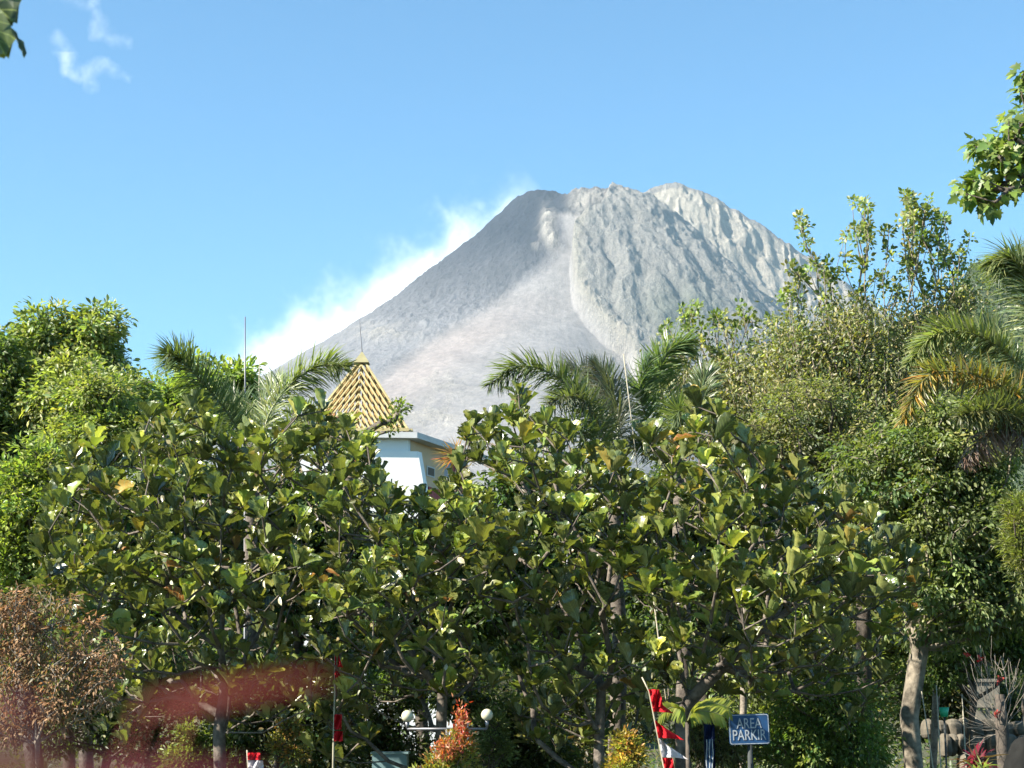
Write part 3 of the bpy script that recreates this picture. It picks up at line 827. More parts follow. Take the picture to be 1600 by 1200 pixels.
for k_, (nm_, lab_, bl_, bx_) in enumerate([
    ('broadleaf_tree', 'dark tree behind the leftmost fig tree', [(180, 820, 90, 80), (280, 790, 80, 80), (240, 900, 120, 90), (340, 860, 80, 90)], 250),
    ('broadleaf_tree', 'dark tree between the left palm and the white building', [(520, 1030, 70, 40), (420, 800, 80, 80), (500, 800, 70, 80), (470, 900, 100, 90), (545, 860, 50, 70), (560, 950, 80, 70)], 480),
    ('broadleaf_tree', 'dark tree growing below the roof slab behind the figs', [(640, 1040, 80, 50), (650, 880, 80, 70), (620, 960, 100, 80), (730, 860, 60, 80), (740, 960, 90, 90)], 670),
    ('broadleaf_tree', 'dark tree behind the middle palms', [(810, 790, 70, 80), (890, 790, 80, 80), (850, 900, 120, 100), (960, 860, 80, 90)], 870),
    ('broadleaf_tree', 'dark tree left of the grey-green twiggy tree', [(1040, 800, 80, 80), (1130, 800, 80, 90), (1080, 900, 120, 100), (1190, 880, 70, 90)], 1090)]):
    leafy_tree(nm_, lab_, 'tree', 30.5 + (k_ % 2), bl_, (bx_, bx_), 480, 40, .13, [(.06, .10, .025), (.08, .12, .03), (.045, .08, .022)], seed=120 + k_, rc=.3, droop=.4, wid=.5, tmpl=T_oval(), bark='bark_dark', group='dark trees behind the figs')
# climbing plant by the roof
leafy_tree('climbing_shrub', 'yellow-green climbing shrub with pink flowers at the pyramid foot', 'shrub', 31, [
    (520, 680, 20, 16), (560, 678, 40, 12), (605, 668, 26, 12), (622, 640, 12, 18), (545, 700, 40, 16)], (545, 545), 60, 16, .085, [(.16, .20, .04), (.20, .22, .04)], seed=16, rc=.12, droop=.1,
    extra=lambda lv, tips, r: lv.add(T_simple(), P(516, 655, 30.8) + r.normal(size=(60, 3)) * .07, rand_dirs(60, r), rand_dirs(60, r), .05, .04, (.45, .08, .25)))

# scraggly trees on the right
SC = [(.24, .24, .10), (.30, .28, .13), (.17, .19, .07), (.34, .29, .17)]
SCG = [(.13, .18, .045), (.19, .23, .06), (.25, .26, .09)]
def sprig_tree(name, label, Y, base, sprigs, blobs, n_fine, seed, group):
    r = np.random.default_rng(seed)
    z0 = float(gz(0, Y)); b = P(base, 1144, Y); b0 = np.array([b[0], Y, z0])
    t = thing(name, b0, label, 'tree', group)
    tips, out = blob_points(blobs, Y, n_fine, 1.6, 1.0, r)
    sp = []
    for (x, y, rr_, n_) in sprigs:
        for k in range(n_):
            a = r.random() * 6.28; q = r.random() ** .5
            sp.append(P(x + math.cos(a) * rr_ * q * .7, y + math.sin(a) * rr_ * q, Y + r.normal() * .25))
    sp = np.array(sp)
    top = np.array([P(base, 0, Y)[0], Y, P(0, 760, Y)[2]])
    trunk = [b0 + (top - b0) * i / 5 for i in range(6)]
    A, par, R = grow(trunk, np.vstack([tips, sp]), .005, .06, bias=.8, seg=.35, sag=.03, r=r)
    V, F = tubes(A, par, R, 5); mesh_obj('trunk', V, F, M['twig'], t)
    lv = Leaves()
    # fine, half dry leaves hanging off the twigs
    k = 22; ci = np.repeat(np.arange(len(tips)), k); n = len(ci)
    pos = tips[ci] + r.normal(size=(n, 3)) * .16
    d = r.normal(size=(n, 3)) * .6 + np.array([0, 0, -.5])
    ln = .055 + .05 * r.random(n)
    lv.add(T_simple(), pos, d, rand_dirs(n, r), ln, ln * .42, colours(len(tips), SC, .25, .1, r)[ci] * np.exp(r.normal(size=(n, 1)) * .25))
    # leaf tufts of the long shoots
    k = 15; ci = np.repeat(np.arange(len(sp)), k); n = len(ci)
    off = rand_dirs(n, r) * .085 * r.random((n, 1)) ** .4
    ln = .06 + .04 * r.random(n)
    lv.add(T_oval(), sp[ci] + off, unit(off) + np.array([0, 0, .35]), rand_dirs(n, r) * .7 + np.array([-.3, -.4, .6]), ln, ln * .62, colours(len(sp), SCG, .22, .1, r)[ci] * np.exp(r.normal(size=(n, 1)) * .2))
    lv.obj('crown', M['leaf'], t)
sprig_tree('sparse_tree', 'sparse tree with tall leafy shoots standing above the volcano flank at right', 27.5, 1330, [
    (1252, 352, 16, 7), (1258, 385, 10, 3), (1245, 430, 22, 9), (1280, 420, 24, 9), (1298, 430, 14, 6), (1240, 470, 28, 12), (1290, 470, 28, 10), (1245, 520, 22, 8),
    (1335, 316, 6, 2), (1350, 322, 12, 5), (1352, 350, 10, 4), (1340, 365, 14, 6), (1360, 372, 10, 5), (1318, 370, 8, 2), (1387, 366, 10, 4), (1392, 395, 10, 3), (1350, 410, 12, 5), (1320, 405, 8, 2), (1375, 440, 18, 6), (1400, 455, 20, 6), (1345, 460, 14, 4), (1320, 425, 6, 2)],
    [(1300, 560, 90, 80), (1250, 620, 110, 90), (1340, 520, 60, 60), (1380, 620, 90, 90), (1230, 540, 40, 60)], 900, 31, 'sparse trees on the right')
sprig_tree('sparse_tree', 'sparse tree with the highest leafy top left of the overhanging maple-like branch', 28.0, 1440, [
    (1415, 308, 8, 4), (1425, 330, 22, 12), (1450, 325, 18, 8), (1420, 350, 22, 12), (1445, 360, 26, 12), (1470, 340, 14, 6), (1430, 385, 26, 12), (1465, 380, 20, 6), (1478, 400, 18, 8), (1495, 420, 20, 8), (1505, 395, 10, 3), (1425, 420, 20, 8), (1450, 430, 28, 8), (1500, 450, 18, 6), (1515, 375, 5, 1), (1460, 470, 30, 10), (1420, 400, 16, 8)],
    [(1440, 520, 70, 80), (1480, 560, 60, 70), (1420, 600, 80, 90), (1500, 480, 40, 50)], 560, 32, 'sparse trees on the right')
sprig_tree('sparse_tree', 'low sparse tree with round leaf tufts over the foot of the volcano', 29.0, 1150, [
    (1068, 492, 10, 4), (1085, 488, 12, 5), (1080, 505, 16, 6), (1120, 500, 16, 7), (1160, 485, 12, 4), (1175, 500, 14, 5), (1140, 515, 16, 6), (1100, 530, 20, 7), (1040, 520, 14, 5), (1060, 540, 16, 6), (1180, 540, 20, 6), (1205, 500, 12, 3), (1215, 525, 16, 4), (1130, 550, 26, 8)],
    [(1150, 600, 70, 70), (1110, 640, 60, 60), (1200, 620, 60, 80), (1060, 590, 50, 50)], 420, 33, 'sparse trees on the right')

# leafy masses right
leafy_tree('broadleaf_tree', 'dense green tree under the orange palm frond at right', 'tree', 24.5, [
    (1500, 720, 120, 80), (1400, 740, 110, 70), (1560, 800, 80, 90), (1470, 830, 130, 90), (1560, 650, 60, 60), (1480, 660, 70, 50), (1590, 900, 70, 90), (1490, 930, 120, 90)],
    (1413, 1418), 900, 50, .085, [(.155, .19, .06), (.20, .225, .08), (.10, .14, .045)], seed=41, rc=.22, droop=.7, wid=.42, bark='bark_pale', trunk_r=.13, tmpl=T_oval(), group='dense trees on the right', trunk_h=.25)
leafy_tree('broadleaf_tree', 'grey-green twiggy tree between the figs and the dense tree', 'tree', 26.0, [
    (1230, 700, 90, 70), (1330, 700, 80, 80), (1350, 800, 90, 90), (1260, 640, 80, 50), (1170, 680, 50, 60)], (1340, 1340), 520, 40, .07, [(.19, .20, .09), (.24, .24, .12), (.14, .16, .07)], seed=42, rc=.22, droop=.5, wid=.42, bark='bark_dark', group='dense trees on the right')
leafy_tree('broadleaf_tree', 'shaded green tree behind the parking sign', 'tree', 30.0, [
    (1180, 1030, 110, 70), (1280, 1060, 110, 90), (1200, 1130, 100, 60), (1340, 960, 100, 80), (1300, 1140, 120, 60), (1420, 1000, 90, 80)], (1245, 1225), 620, 44, .10, [(.14, .18, .05), (.19, .22, .06), (.22, .24, .07)], seed=43, rc=.24, droop=.5, wid=.4, bark='bark_fig', trunk_r=.1, tmpl=T_oval(), group='dense trees on the right', trunk_h=.5)
leafy_tree('green_bush', 'green bush filling the bottom between the pale trunk and the parking sign', 'bush', 23.0, [
    (1290, 1110, 90, 60), (1330, 1170, 60, 50), (1250, 1170, 60, 50)], (1310, 1310), 300, 46, .075, [(.11, .18, .04), (.15, .21, .05)], seed=44, rc=.2, droop=.6, wid=.4, bark='bark_fig', trunk_r=.05)
leafy_tree('green_bush', 'fine-leaved green bush at the right edge above the stone terrace', 'bush', 27.0, [
    (1540, 980, 80, 50), (1480, 1010, 60, 40), (1590, 1010, 50, 40), (1460, 1050, 60, 30)], (1500, 1500), 280, 40, .08, [(.06, .11, .025), (.09, .14, .03)], seed=45, rc=.2, droop=.4, wid=.4, bark='bark_dark', trunk_r=.05)
leafy_tree('green_bush', 'dark green bush on the slope behind the stone terrace', 'bush', 30.0, [(1500, 1100, 60, 50), (1560, 1110, 60, 50), (1440, 1110, 40, 50), (1600, 1140, 40, 50), (1530, 1060, 70, 30)], (1520, 1520), 360, 36, .09, [(.07, .10, .035), (.11, .12, .05), (.05, .08, .025)], seed=47, rc=.2, droop=.3, wid=.42, bark='bark_dark', trunk_r=.04)
leafy_tree('conifer_shrub', 'feathery yellow-green shrub cut by the right edge', 'shrub', 21.0, [
    (1592, 830, 30, 60), (1600, 790, 25, 30), (1600, 880, 20, 40)], (1600, 1600), 110, 60, .07, [(.16, .18, .05), (.20, .21, .06)], seed=46, rc=.13, droop=-.2, wid=.16, bark='bark_dark', trunk_r=.05)

# ================================================================== BUILDING
M['white'] = plain('white_render', (.80, .79, .76), .8, var=.03, scale=2)
M['cream'] = plain('cream_render', (.60, .43, .27), .85, var=.06, scale=3)
M['concrete'] = plain('pale_concrete', (.55, .54, .52), .85, var=.08, scale=2.5)
M['grey'] = plain('grey_render', (.34, .34, .37), .85, var=.08, scale=3)
M['redp'] = plain('dark_red_paint', (.30, .03, .02), .6, var=.1)
M['batten'] = plain('yellow_bamboo_batten', (.42, .34, .16), .5, var=.2, scale=9)
M['batten2'] = plain('weathered_bamboo', (.34, .22, .08), .6, var=.35, scale=11)
M['cap'] = plain('brass_cap', (.36, .32, .17), .45, metal=.3, var=.12)
M['steel'] = plain('galvanised_steel', (.16, .16, .17), .45, metal=.6, var=.12)
M['vent_shade'] = plain('vent_shadow', (.12, .10, .08), .9)

def building():
    A_ = P(570, 676, 50.0); B_ = P(652, 675, 50.0)      # front edge of the slab
    side = unit(np.array([1.05, 2.6, 0])); fr = unit(np.array([B_[0] - A_[0], .12, 0]))
    zt = B_[2]; zg = float(gz(0, 50))
    t = thing('building', (B_[0] - 1.2, 51.5, zg), 'white building with flat concrete roof slab seen between the fig trees', 'building')
    Bc = np.array([B_[0], 50.0, 0]); Lf = Bc - fr * 3.4
    D = 5.0
    def quad(a, b, c, d_, z0, z1):
        return [np.append(p[:2], z0) for p in (a, b, c, d_)] + [np.append(p[:2], z1) for p in (a, b, c, d_)]
    m = MB(); m.hexa(quad(Lf, Bc, Bc + side * D + fr * .15, Lf + side * D, zt - .17, zt)); m.obj('roof_slab', M['concrete'], t)
    # beam and wall, set back under the slab; the wall leans outward to the base
    o = -fr * .10 + side * .28
    w0 = Bc + o; w1 = Lf + o
    m = MB(); w0b = w0 - fr * .28; m.hexa(quad(w1, w0b, w0b + side * .22, w1 + side * .22, zt - .52, zt - .172)); m.obj('fascia_beam', M['white'], t)
    bot = zg; H = (zt - .522) - bot
    lean = fr * (.20 * H / 1.0) * .9
    top4 = [w1, w0 + fr * .03, w0 + fr * .03 + side * .25, w1 + side * .25]
    fo = -side * .06
    pts = [np.append((p + (lean if i in (1, 2) else 0) + fo)[:2], bot) for i, p in enumerate(top4)] + [np.append((p + fo)[:2], zt - .522) for p in top4]
    m = MB(); m.hexa(pts); m.obj('wall', M['white'], t)
    # side wall
    s0 = w0 + side * .16 - fr * .27; s1 = s0 + side * 2.35
    m = MB(); nrm = np.array([side[1], -side[0], 0])
    m.hexa(quad(s0, s1, s1 - nrm * .2, s0 - nrm * .2, bot, zt - .173)); m.obj('side_wall', M['cream'], t)
    for k, u in enumerate((.34, 1.12)):
        wi = MB(); c = s0 + side * (u + .15) + nrm * .012
        def fr_(a0, a1, z0, z1, th, mat, nm, par):
            q = MB(); q.hexa(quad(s0 + side * a0 + nrm * th, s0 + side * a1 + nrm * th, s0 + side * a1, s0 + side * a0, z0, z1)); return q.obj(nm, mat, par)
        zc = zt - .90
        f = fr_(u - .03, u + .51, zc - .15, zc + .15, .02, M['concrete'], 'vent_window', t)
        fr_(u + .03, u + .45, zc - .11, zc + .11, .032, M['vent_shade'], 'pane', f)  # solid dark panel painted as the shade inside the vent opening
    m = MB(); m.hexa(quad(s1, s1 + side * .45, s1 + side * .45 - nrm * .2, s1 - nrm * .2, bot, zt - .173)); m.obj('pillar', M['grey'], t)
    p0 = s1 + side * .45
    m = MB(); m.hexa(quad(p0 - nrm * .05, p0 + side * 1.4 - nrm * .05, p0 + side * 1.4 - nrm * .2, p0 - nrm * .2, bot, zt - .173)); m.obj('red_panel', M['redp'], t)
    m = MB(); m.hexa(quad(s0 + side * 1.2 + nrm * .03, s0 + side * 2.1 + nrm * .03, s0 + side * 2.1, s0 + side * 1.2, bot, zt - 1.35)); m.obj('door', M['redp'], t)
    # pyramid roof light on the slab
    apex = P(565.5, 560, 51.6); zb = zt + .004; hw = 1.5
    c = np.array([apex[0], 51.6 , zb])
    py = thing('pyramid_roof', c, 'open pyramid of yellow bamboo battens standing on the roof slab', 'roof')
    cor = [c + np.array([sx * hw, sy * hw, 0.0]) for sx, sy in ((-1, -1), (1, -1), (1, 1), (-1, 1))]
    ap = np.array([c[0], c[1], apex[2]])
    for k in range(4):
        a, b = cor[k], cor[(k + 1) % 4]; mid = (a + b) / 2
        nn = unit(np.cross(b - a, ap - a)); nn = nn if nn @ (mid - c) > 0 else -nn
        face = MB(); n = 10
        for i in range(n):            # nested chevrons parallel with the two hips
            f = i / n; top = ap * (1 - f) + mid * f
            for e in (a, b):
                foot = mid + (e - mid) * (1 - f)
                face.bar(foot + nn * .03, top + nn * .03 + (top - foot) * 0, .042, .04, up=nn)
        o1 = face.obj('chevron_battens', M['batten'], py)
        vb = MB()
        for i in range(-8, 9):
            if i == 0: continue
            f = abs(i) / 8.6; e = a if i < 0 else b
            foot = mid + (e - mid) * f; topp = ap * (1 - f) + e * f
            vb.bar(foot - nn * .04, topp - nn * .04, .095, .03, up=nn)
        vb.bar(mid - nn * .04, ap - nn * .04, .06, .03, up=nn)
        vb.obj('vertical_battens', M['batten2'], py)
        bm_ = MB(); bm_.bar(a + np.array([0, 0, .04]) + nn * .06, b + np.array([0, 0, .04]) + nn * .06, .08, .08); bm_.obj('base_beam', M['batten'], py)
    # cap
    zc = ap[2] - .16; hc = .23
    m = MB(); tip = ap + np.array([0, 0, .22])
    q = [np.array([ap[0] + sx * hc, ap[1] + sy * hc, zc]) for sx, sy in ((-1, -1), (1, -1), (1, 1), (-1, 1))]
    m.add(q + [tip], [(0, 1, 4), (1, 2, 4), (2, 3, 4), (3, 0, 4), (3, 2, 1, 0)]); m.obj('cap', M['cap'], py)
    m = MB(); m.tube([tip - np.array([0, 0, .05]), tip + (P(561, 497, 51.6) - P(565, 548, 51.6)) * np.array([1, 0, 1])], [.022, .008], 6); m.obj('rod', M['steel'], py)
    # tower room below the pyramid is hidden by the slab
building()

# ================================================================== POLES
def mast(px0, py0, px1, py1, Y, r0, r1, label, mat='steel', seg=6):
    b = P(px0, py0, Y); tp = P(px1, py1, Y); z0 = float(gz(0, Y))
    d = (tp - b) / (tp[2] - b[2]); foot = b + d * (z0 - b[2])
    t = thing('mast', foot, label, 'mast', 'thin masts above the trees')
    m = MB(); mid = foot + (tp - foot) * .72
    m.tube([foot - d * .05, mid], [r0, r0 * .8], 8); m.obj('lower_tube', M[mat], t, True)
    m = MB(); m.tube([mid - d * .04, mid + (tp - mid) * .5, tp], [r0 * .6, (r0 * .6 + r1) / 2, r1], 6); m.obj('upper_rod', M[mat], t, True)
    m = MB(); m.tube([mid - d * .06, mid + d * .03], [r0 * 1.25, r0 * 1.1], 8); m.obj('collar', M[mat], t, True)
mast(383, 640, 383, 495, 28, .028, .010, 'tallest thin dark mast, left of the pyramid roof')
M['palepole'] = plain('pale_bamboo_pole', (.30, .27, .19), .6, var=.2)
mast(404, 640, 406, 548, 29, .026, .008, 'thin pale mast just right of the tallest mast', 'palepole')
mast(881, 640, 879, 552, 28, .018, .008, 'thin grey mast behind the middle palm')
mast(986, 650, 974, 553, 24, .012, .008, 'white slightly leaning mast between the middle palms', 'palepole')

# ================================================================== SIGN
M['signblue'] = plain('blue_sign_paint', (.005, .045, .125), .6, var=.4, scale=9)
M['signwhite'] = plain('white_sign_paint', (.30, .33, .36), .6, var=.35, scale=22)
M['signpost'] = plain('dark_steel_post', (.03, .035, .035), .8)
def sign():
    Y = 19.2
    c = P(1170.5, 1139.5, Y); W = 62 * Y / FPX; H = 46 * Y / FPX
    t = thing('parking_sign', (c[0], Y + .05, 0), 'blue parking sign with white border and white capital lettering on a post', 'sign')
    rot = math.radians(1.6)
    def xf(x, z, y=0): return np.array([c[0] + x * math.cos(rot) - z * math.sin(rot) * 1, Y + y, c[2] + x * math.sin(rot) + z * math.cos(rot)])
    def rr(W, H, rad, y0, y1, n=6):
        pts = []
        for sx, sz, a0 in ((1, 1, 0), (-1, 1, 90), (-1, -1, 180), (1, -1, 270)):
            for k in range(n + 1):
                a = math.radians(a0 + 90 * k / n); pts.append((sx * (W / 2 - rad) + rad * math.cos(a), sz * (H / 2 - rad) + rad * math.sin(a)))
        m = len(pts); V = [xf(x, z, y0) for x, z in pts] + [xf(x, z, y1) for x, z in pts]
        return V, [tuple(range(m))[::-1], tuple(range(m, 2 * m))] + [(i, (i + 1) % m, m + (i + 1) % m, m + i) for i in range(m)], pts
    V, F, _ = rr(W, H, .028, -.008, .008); mb = MB(); mb.add(V, F); pn = mb.obj('panel', M['signblue'], t)
    # border as a thin raised frame
    Vo, _, po = rr(W - .012, H - .012, .024, -.0105, -.0105); Vi, _, pi_ = rr(W - .026, H - .026, .018, -.0105, -.0105)
    m = len(po); V = Vo[:m] + Vi[:m]; V2 = [v + np.array([0, .003, 0]) for v in V]
    mb = MB(); mb.add(V + V2, [(i, (i + 1) % m, m + (i + 1) % m, m + i)[::-1] for i in range(m)] + [(2 * m + i, 2 * m + (i + 1) % m, (i + 1) % m, i) for i in range(m)])
    mb.obj('border', M['signwhite'], pn)
    for txt, zc, sz, wd in (('AREA', .068, .094, 38.5), ('PARKIR', -.062, .094, 51)):
        cu = bpy.data.curves.new('txt', 'FONT'); cu.body = txt; cu.size = sz; cu.align_x = 'CENTER'; cu.align_y = 'CENTER'; cu.extrude = .0015; cu.offset = .0004
        o = bpy.data.objects.new('txt', cu); C.objects.link(o); bpy.context.view_layer.update()
        me = bpy.data.meshes.new_from_object(o.evaluated_get(bpy.context.evaluated_depsgraph_get())); bpy.data.objects.remove(o)
        co = np.array([v.co[:] for v in me.vertices]); k = (wd * Y / FPX) / (co[:, 0].max() - co[:, 0].min())
        hh = (15.5 * Y / FPX) / (co[:, 1].max() - co[:, 1].min()); co[:, 1] -= (co[:, 1].max() + co[:, 1].min()) / 2; co[:, 0] -= (co[:, 0].max() + co[:, 0].min()) / 2
        org = np.array(t['_org'])
        for v, q in zip(me.vertices, co): v.co = Vector(xf(q[0] * k, zc * .92 + q[1] * hh, -.0118 - q[2]) - org)
        me.materials.clear(); me.materials.append(M['signwhite'])
        o = bpy.data.objects.new('lettering', me); C.objects.link(o); o.parent = pn
    mb = MB(); mb.tube([(c[0] + .01, Y + .045, -.05), (c[0] + .01, Y + .045, c[2] + H * .42)], .028, 12); mb.obj('post', M['signpost'], t, True)
    for dz in (.09, -.09):
        mb = MB(); mb.box((c[0] + .01, Y + .0135, c[2] + dz), (.2, .01, .03)); mb.obj('bracket', M['signpost'], t)
sign()

# ================================================================== BANNERS
def cloth_mat(name, cols):
    m, b, out = newmat(name)
    at = N(m, "ShaderNodeAttribute", attribute_name="tint"); L(m, at.outputs[0], b.inputs['Base Color']); b.inputs['Roughness'].default_value = .75
    b.inputs['Specular IOR Level'].default_value = .2
    tr = N(m, "ShaderNodeBsdfTranslucent"); L(m, at.outputs[0], tr.inputs[0]); mx = N(m, "ShaderNodeMixShader"); mx.inputs[0].default_value = .3
    L(m, b.outputs[0], mx.inputs[1]); L(m, tr.outputs[0], mx.inputs[2]); L(m, mx.outputs[0], out.inputs[0]); return m
M['cloth'] = cloth_mat('flag_cloth', None)
RED = (.55, .012, .02); WHT = (.62, .60, .62); NAVY = (.01, .02, .07); LBL = (.35, .45, .62)
def banner(name, label, Y, foot_px, line, bands, tri, pole_mat='palepole', cat='banner', seed=0):
    """line: picture points of the pole top to bottom; bands: (v0, v1, colour, reach) ; reach = width in px to the right, triangular when tri"""
    r = np.random.default_rng(seed)
    pts = [P(x, y, Y) for x, y in line]; f = P(foot_px, 1144, Y); foot = np.array([f[0], Y, float(gz(0, Y))])
    t = thing(name, foot, label, cat)
    m = MB(); m.tube(pts + [foot - np.array([0, 0, .03])], np.linspace(.007, .014, len(pts) + 1), 8); m.obj('pole', M[pole_mat], t, True)
    c = catmull(np.array(line, float), 200)
    for (y0, y1, colr, reach, shp) in bands:
        nv, nu = 10, 9; V = []
        for i in range(nv):
            yy = y0 + (y1 - y0) * i / (nv - 1); k = int(np.argmin(abs(c[:, 1] - yy))); x0 = c[k, 0]
            g = i / (nv - 1)
            wd = reach * {'up': g * .9 + .12, 'down': 1.0 - .8 * g, 'flat': 1.0, 'bell': .45 + .55 * g}[shp]
            for j in range(nu):
                u = j / (nu - 1)
                sag = u * u * reach * .22
                V.append(P(x0 + u * wd, yy + sag * (.4 if shp != 'flat' else .1), Y - .03 - .09 * math.sin(u * 8 + yy * .2 + seed) * u ** .7 - .03 * math.sin(u * 17 + i * .9 + seed)))
        V = np.array(V); i = (np.arange(nv - 1)[:, None] * nu + np.arange(nu - 1)[None]).ravel()
        F = np.stack([i, i + 1, i + nu + 1, i + nu], 1)
        nm = {RED: 'red_cloth', WHT: 'white_cloth', NAVY: 'navy_cloth', LBL: 'pale_blue_cloth'}[colr]
        mesh_obj(nm, V, F, M['cloth'], t, col=np.tile(colr, (len(V), 1)))
    return t
banner('banner', 'tall red and white banner with pointed edge hanging from a leaning pole', 18.6, 1046, [(1003, 1058), (1014, 1080), (1024, 1130), (1030, 1160), (1038, 1200)], [
    (1077, 1104, RED, 17, 'flat'), (1096, 1112, RED, 32, 'bell'), (1126, 1153, RED, 40, 'up'), (1154, 1183, WHT, 40, 'up'), (1184, 1215, RED, 16, 'flat')], True, seed=1)
banner('banner', 'narrow red banner half hidden in the shade of the leftmost fig trees', 20.0, 522, [(523, 1020), (523, 1080), (521, 1170)], [
    (1022, 1042, RED, 13, 'bell'), (1048, 1060, RED, 12, 'bell'), (1116, 1140, RED, 12, 'flat'), (1142, 1158, RED, 14, 'flat')], True, seed=2)
banner('banner', 'small red and white banner at the bottom left beside the pale trunk', 17.5, 388, [(386, 1172), (388, 1200)], [
    (1176, 1187, RED, 20, 'flat'), (1188, 1215, WHT, 24, 'flat')], True, seed=3)
banner('banner', 'navy blue banner with a pale striped strip left of the parking sign', 20.5, 1102, [(1100, 1120), (1102, 1200)], [
    (1124, 1215, NAVY, 16, 'flat')] , True, 'signpost', seed=4)
def strip(parent_label):
    Y = 20.3; t = thing('ribbon', P(1107, 1200, Y) * np.array([1, 1, 0]), parent_label, 'ribbon')
    for k in range(5):
        x = 1104 + k * 2.4
        c = [P(x + .6 * math.sin(i * .8 + k), 1155 + i * 5, Y - .04 - .004 * k) for i in range(12)] + [P(x, 1210, Y) * np.array([1, 1, 0]) + np.array([0, 0, .0])]
        m = MB(); m.tube(c, .0065, 6); m.obj('band', M['signwhite'] if k % 2 == 0 else M['signblue'], t, True)
strip('blue and white striped cloth strip hanging in front of the navy banner')

# ================================================================== LAMPS
M['globe'] = plain('opal_globe', (.5, .46, .33), .25, var=.02)
def lamp():
    Y = 18.8; a = P(636.5, 1119, Y); b = P(761, 1117, Y); zb = P(0, 1139, Y)[2]
    zg = float(gz(0, Y)); cx = (a[0] + b[0]) / 2
    t = thing('twin_globe_lamp', (cx, Y, zg), 'garden lamp post with two cream globes on a horizontal arm', 'lamp')
    m = MB(); m.tube([(cx, Y, zg - .05), (cx, Y, zb)], [.028, .018], 12); m.obj('post', M['steel'], t, True)
    m = MB(); m.tube([(a[0], Y, zb), (b[0], Y, zb)], .014, 10); m.obj('arm', M['steel'], t, True)
    for g in (a, b):
        m = MB(); m.sphere((g[0], Y, g[2]), .062); gl = m.obj('globe', M['globe'], t, True)
        m = MB(); m.tube([(g[0], Y, zb), (g[0], Y, g[2] - .055)], [.012, .025], 10); m.obj('socket', M['steel'], gl, True)
lamp()

# ================================================================== SMALL COLOURED SHRUBS
def spire(name, label, Y, blobs, base, cols, n, leaf, seed, up=.6, tmpl=None, rc=.1, wid=.35, mat='leaf', nl=26):
    return leafy_tree(name, label, 'shrub', Y, blobs, base, n, nl, leaf, cols, seed=seed, rc=rc, droop=-up, wid=wid, mat=mat, bark='bark_dark', trunk_r=.03, r_tip=.004, seg=.2, tmpl=tmpl)
t_ = spire('red_tip_shrub', 'shrub with red and orange young leaves below the right lamp globe', 17.5, [(722, 1140, 9, 22), (716, 1165, 20, 20), (706, 1185, 34, 20), (700, 1210, 50, 24)], (705, 705),
      [(.30, .26, .04), (.34, .28, .05), (.22, .24, .05), (.40, .16, .04)], 150, .05, 51,
      extra=None) if False else leafy_tree('red_tip_shrub', 'shrub with red and orange young leaves below the right lamp globe', 'shrub', 17.5,
      [(716, 1165, 18, 20), (704, 1187, 34, 20), (700, 1212, 50, 24)], (705, 705), 130, 26, .05, [(.28, .26, .04), (.30, .24, .05), (.18, .22, .05), (.36, .17, .04)],
      seed=51, rc=.09, droop=-.6, wid=.34, bark='bark_dark', trunk_r=.03, r_tip=.004, seg=.2,
      extra=lambda lv, tips, r: (lv.add(T_simple(), P(722, 1140, 17.4) + r.normal(size=(420, 3)) * np.array([.035, .05, .10]), rand_dirs(420, r) + np.array([0, 0, .8]), rand_dirs(420, r), .05, .018, colours(420, [(.50, .05, .03), (.45, .12, .05)], .2, .1, r)),
                                 lv.add(T_simple(), P(697, 1172, 17.3) + r.normal(size=(260, 3)) * .06, rand_dirs(260, r) + np.array([0, 0, .8]), rand_dirs(260, r), .05, .018, colours(260, [(.50, .12, .05)], .2, .1, r))))
leafy_tree('feathery_shrub', 'feathery grey-green shrub around the right lamp globe', 'shrub', 22.0, [(768, 1135, 22, 30), (775, 1170, 24, 26), (740, 1185, 30, 20)], (772, 772), 110, 30, .06, [(.16, .20, .08), (.12, .16, .06)], seed=52, rc=.11, droop=-.3, wid=.25, bark='bark_dark', trunk_r=.03, seg=.2)
leafy_tree('yellow_shrub', 'yellow and orange leaved shrub right of the pale fig trunk', 'shrub', 19.0, [(975, 1160, 20, 16), (985, 1180, 24, 18), (970, 1205, 30, 20)], (978, 978), 120, 26, .045, [(.42, .30, .05), (.40, .20, .04), (.30, .30, .05)], seed=53, rc=.08, droop=-.2, wid=.45, bark='bark_dark', trunk_r=.03, seg=.2)
leafy_tree('orange_shrub', 'orange and green leaved shrub in shade left of the narrow red banner', 'shrub', 20.5, [(448, 1140, 18, 14), (442, 1160, 22, 18), (455, 1180, 26, 16)], (448, 448), 90, 26, .05, [(.36, .17, .05), (.25, .20, .05), (.12, .14, .04)], seed=54, rc=.08, droop=-.2, wid=.4, bark='bark_dark', trunk_r=.03, seg=.2)
leafy_tree('hedge_shrub', 'small sunlit green and yellow shrub behind the leftmost pale trunk', 'shrub', 24.0, [(300, 1150, 30, 22), (310, 1180, 40, 22), (280, 1190, 30, 20)], (300, 300), 110, 28, .07, [(.14, .18, .04), (.22, .24, .05), (.08, .13, .03)], seed=55, rc=.12, droop=-.1, wid=.4, bark='bark_dark', trunk_r=.03, seg=.2)
leafy_tree('green_bush', 'dark twiggy green bush under the middle fig trees', 'bush', 25.0, [(600, 1090, 70, 40), (560, 1150, 60, 50), (660, 1060, 60, 30), (640, 1160, 50, 40)], (600, 600), 240, 34, .085, [(.07, .10, .035), (.10, .10, .05), (.05, .09, .025)], seed=56, rc=.16, droop=.2, wid=.45, bark='bark_dark', trunk_r=.04, group='bushes in the shade below the figs')
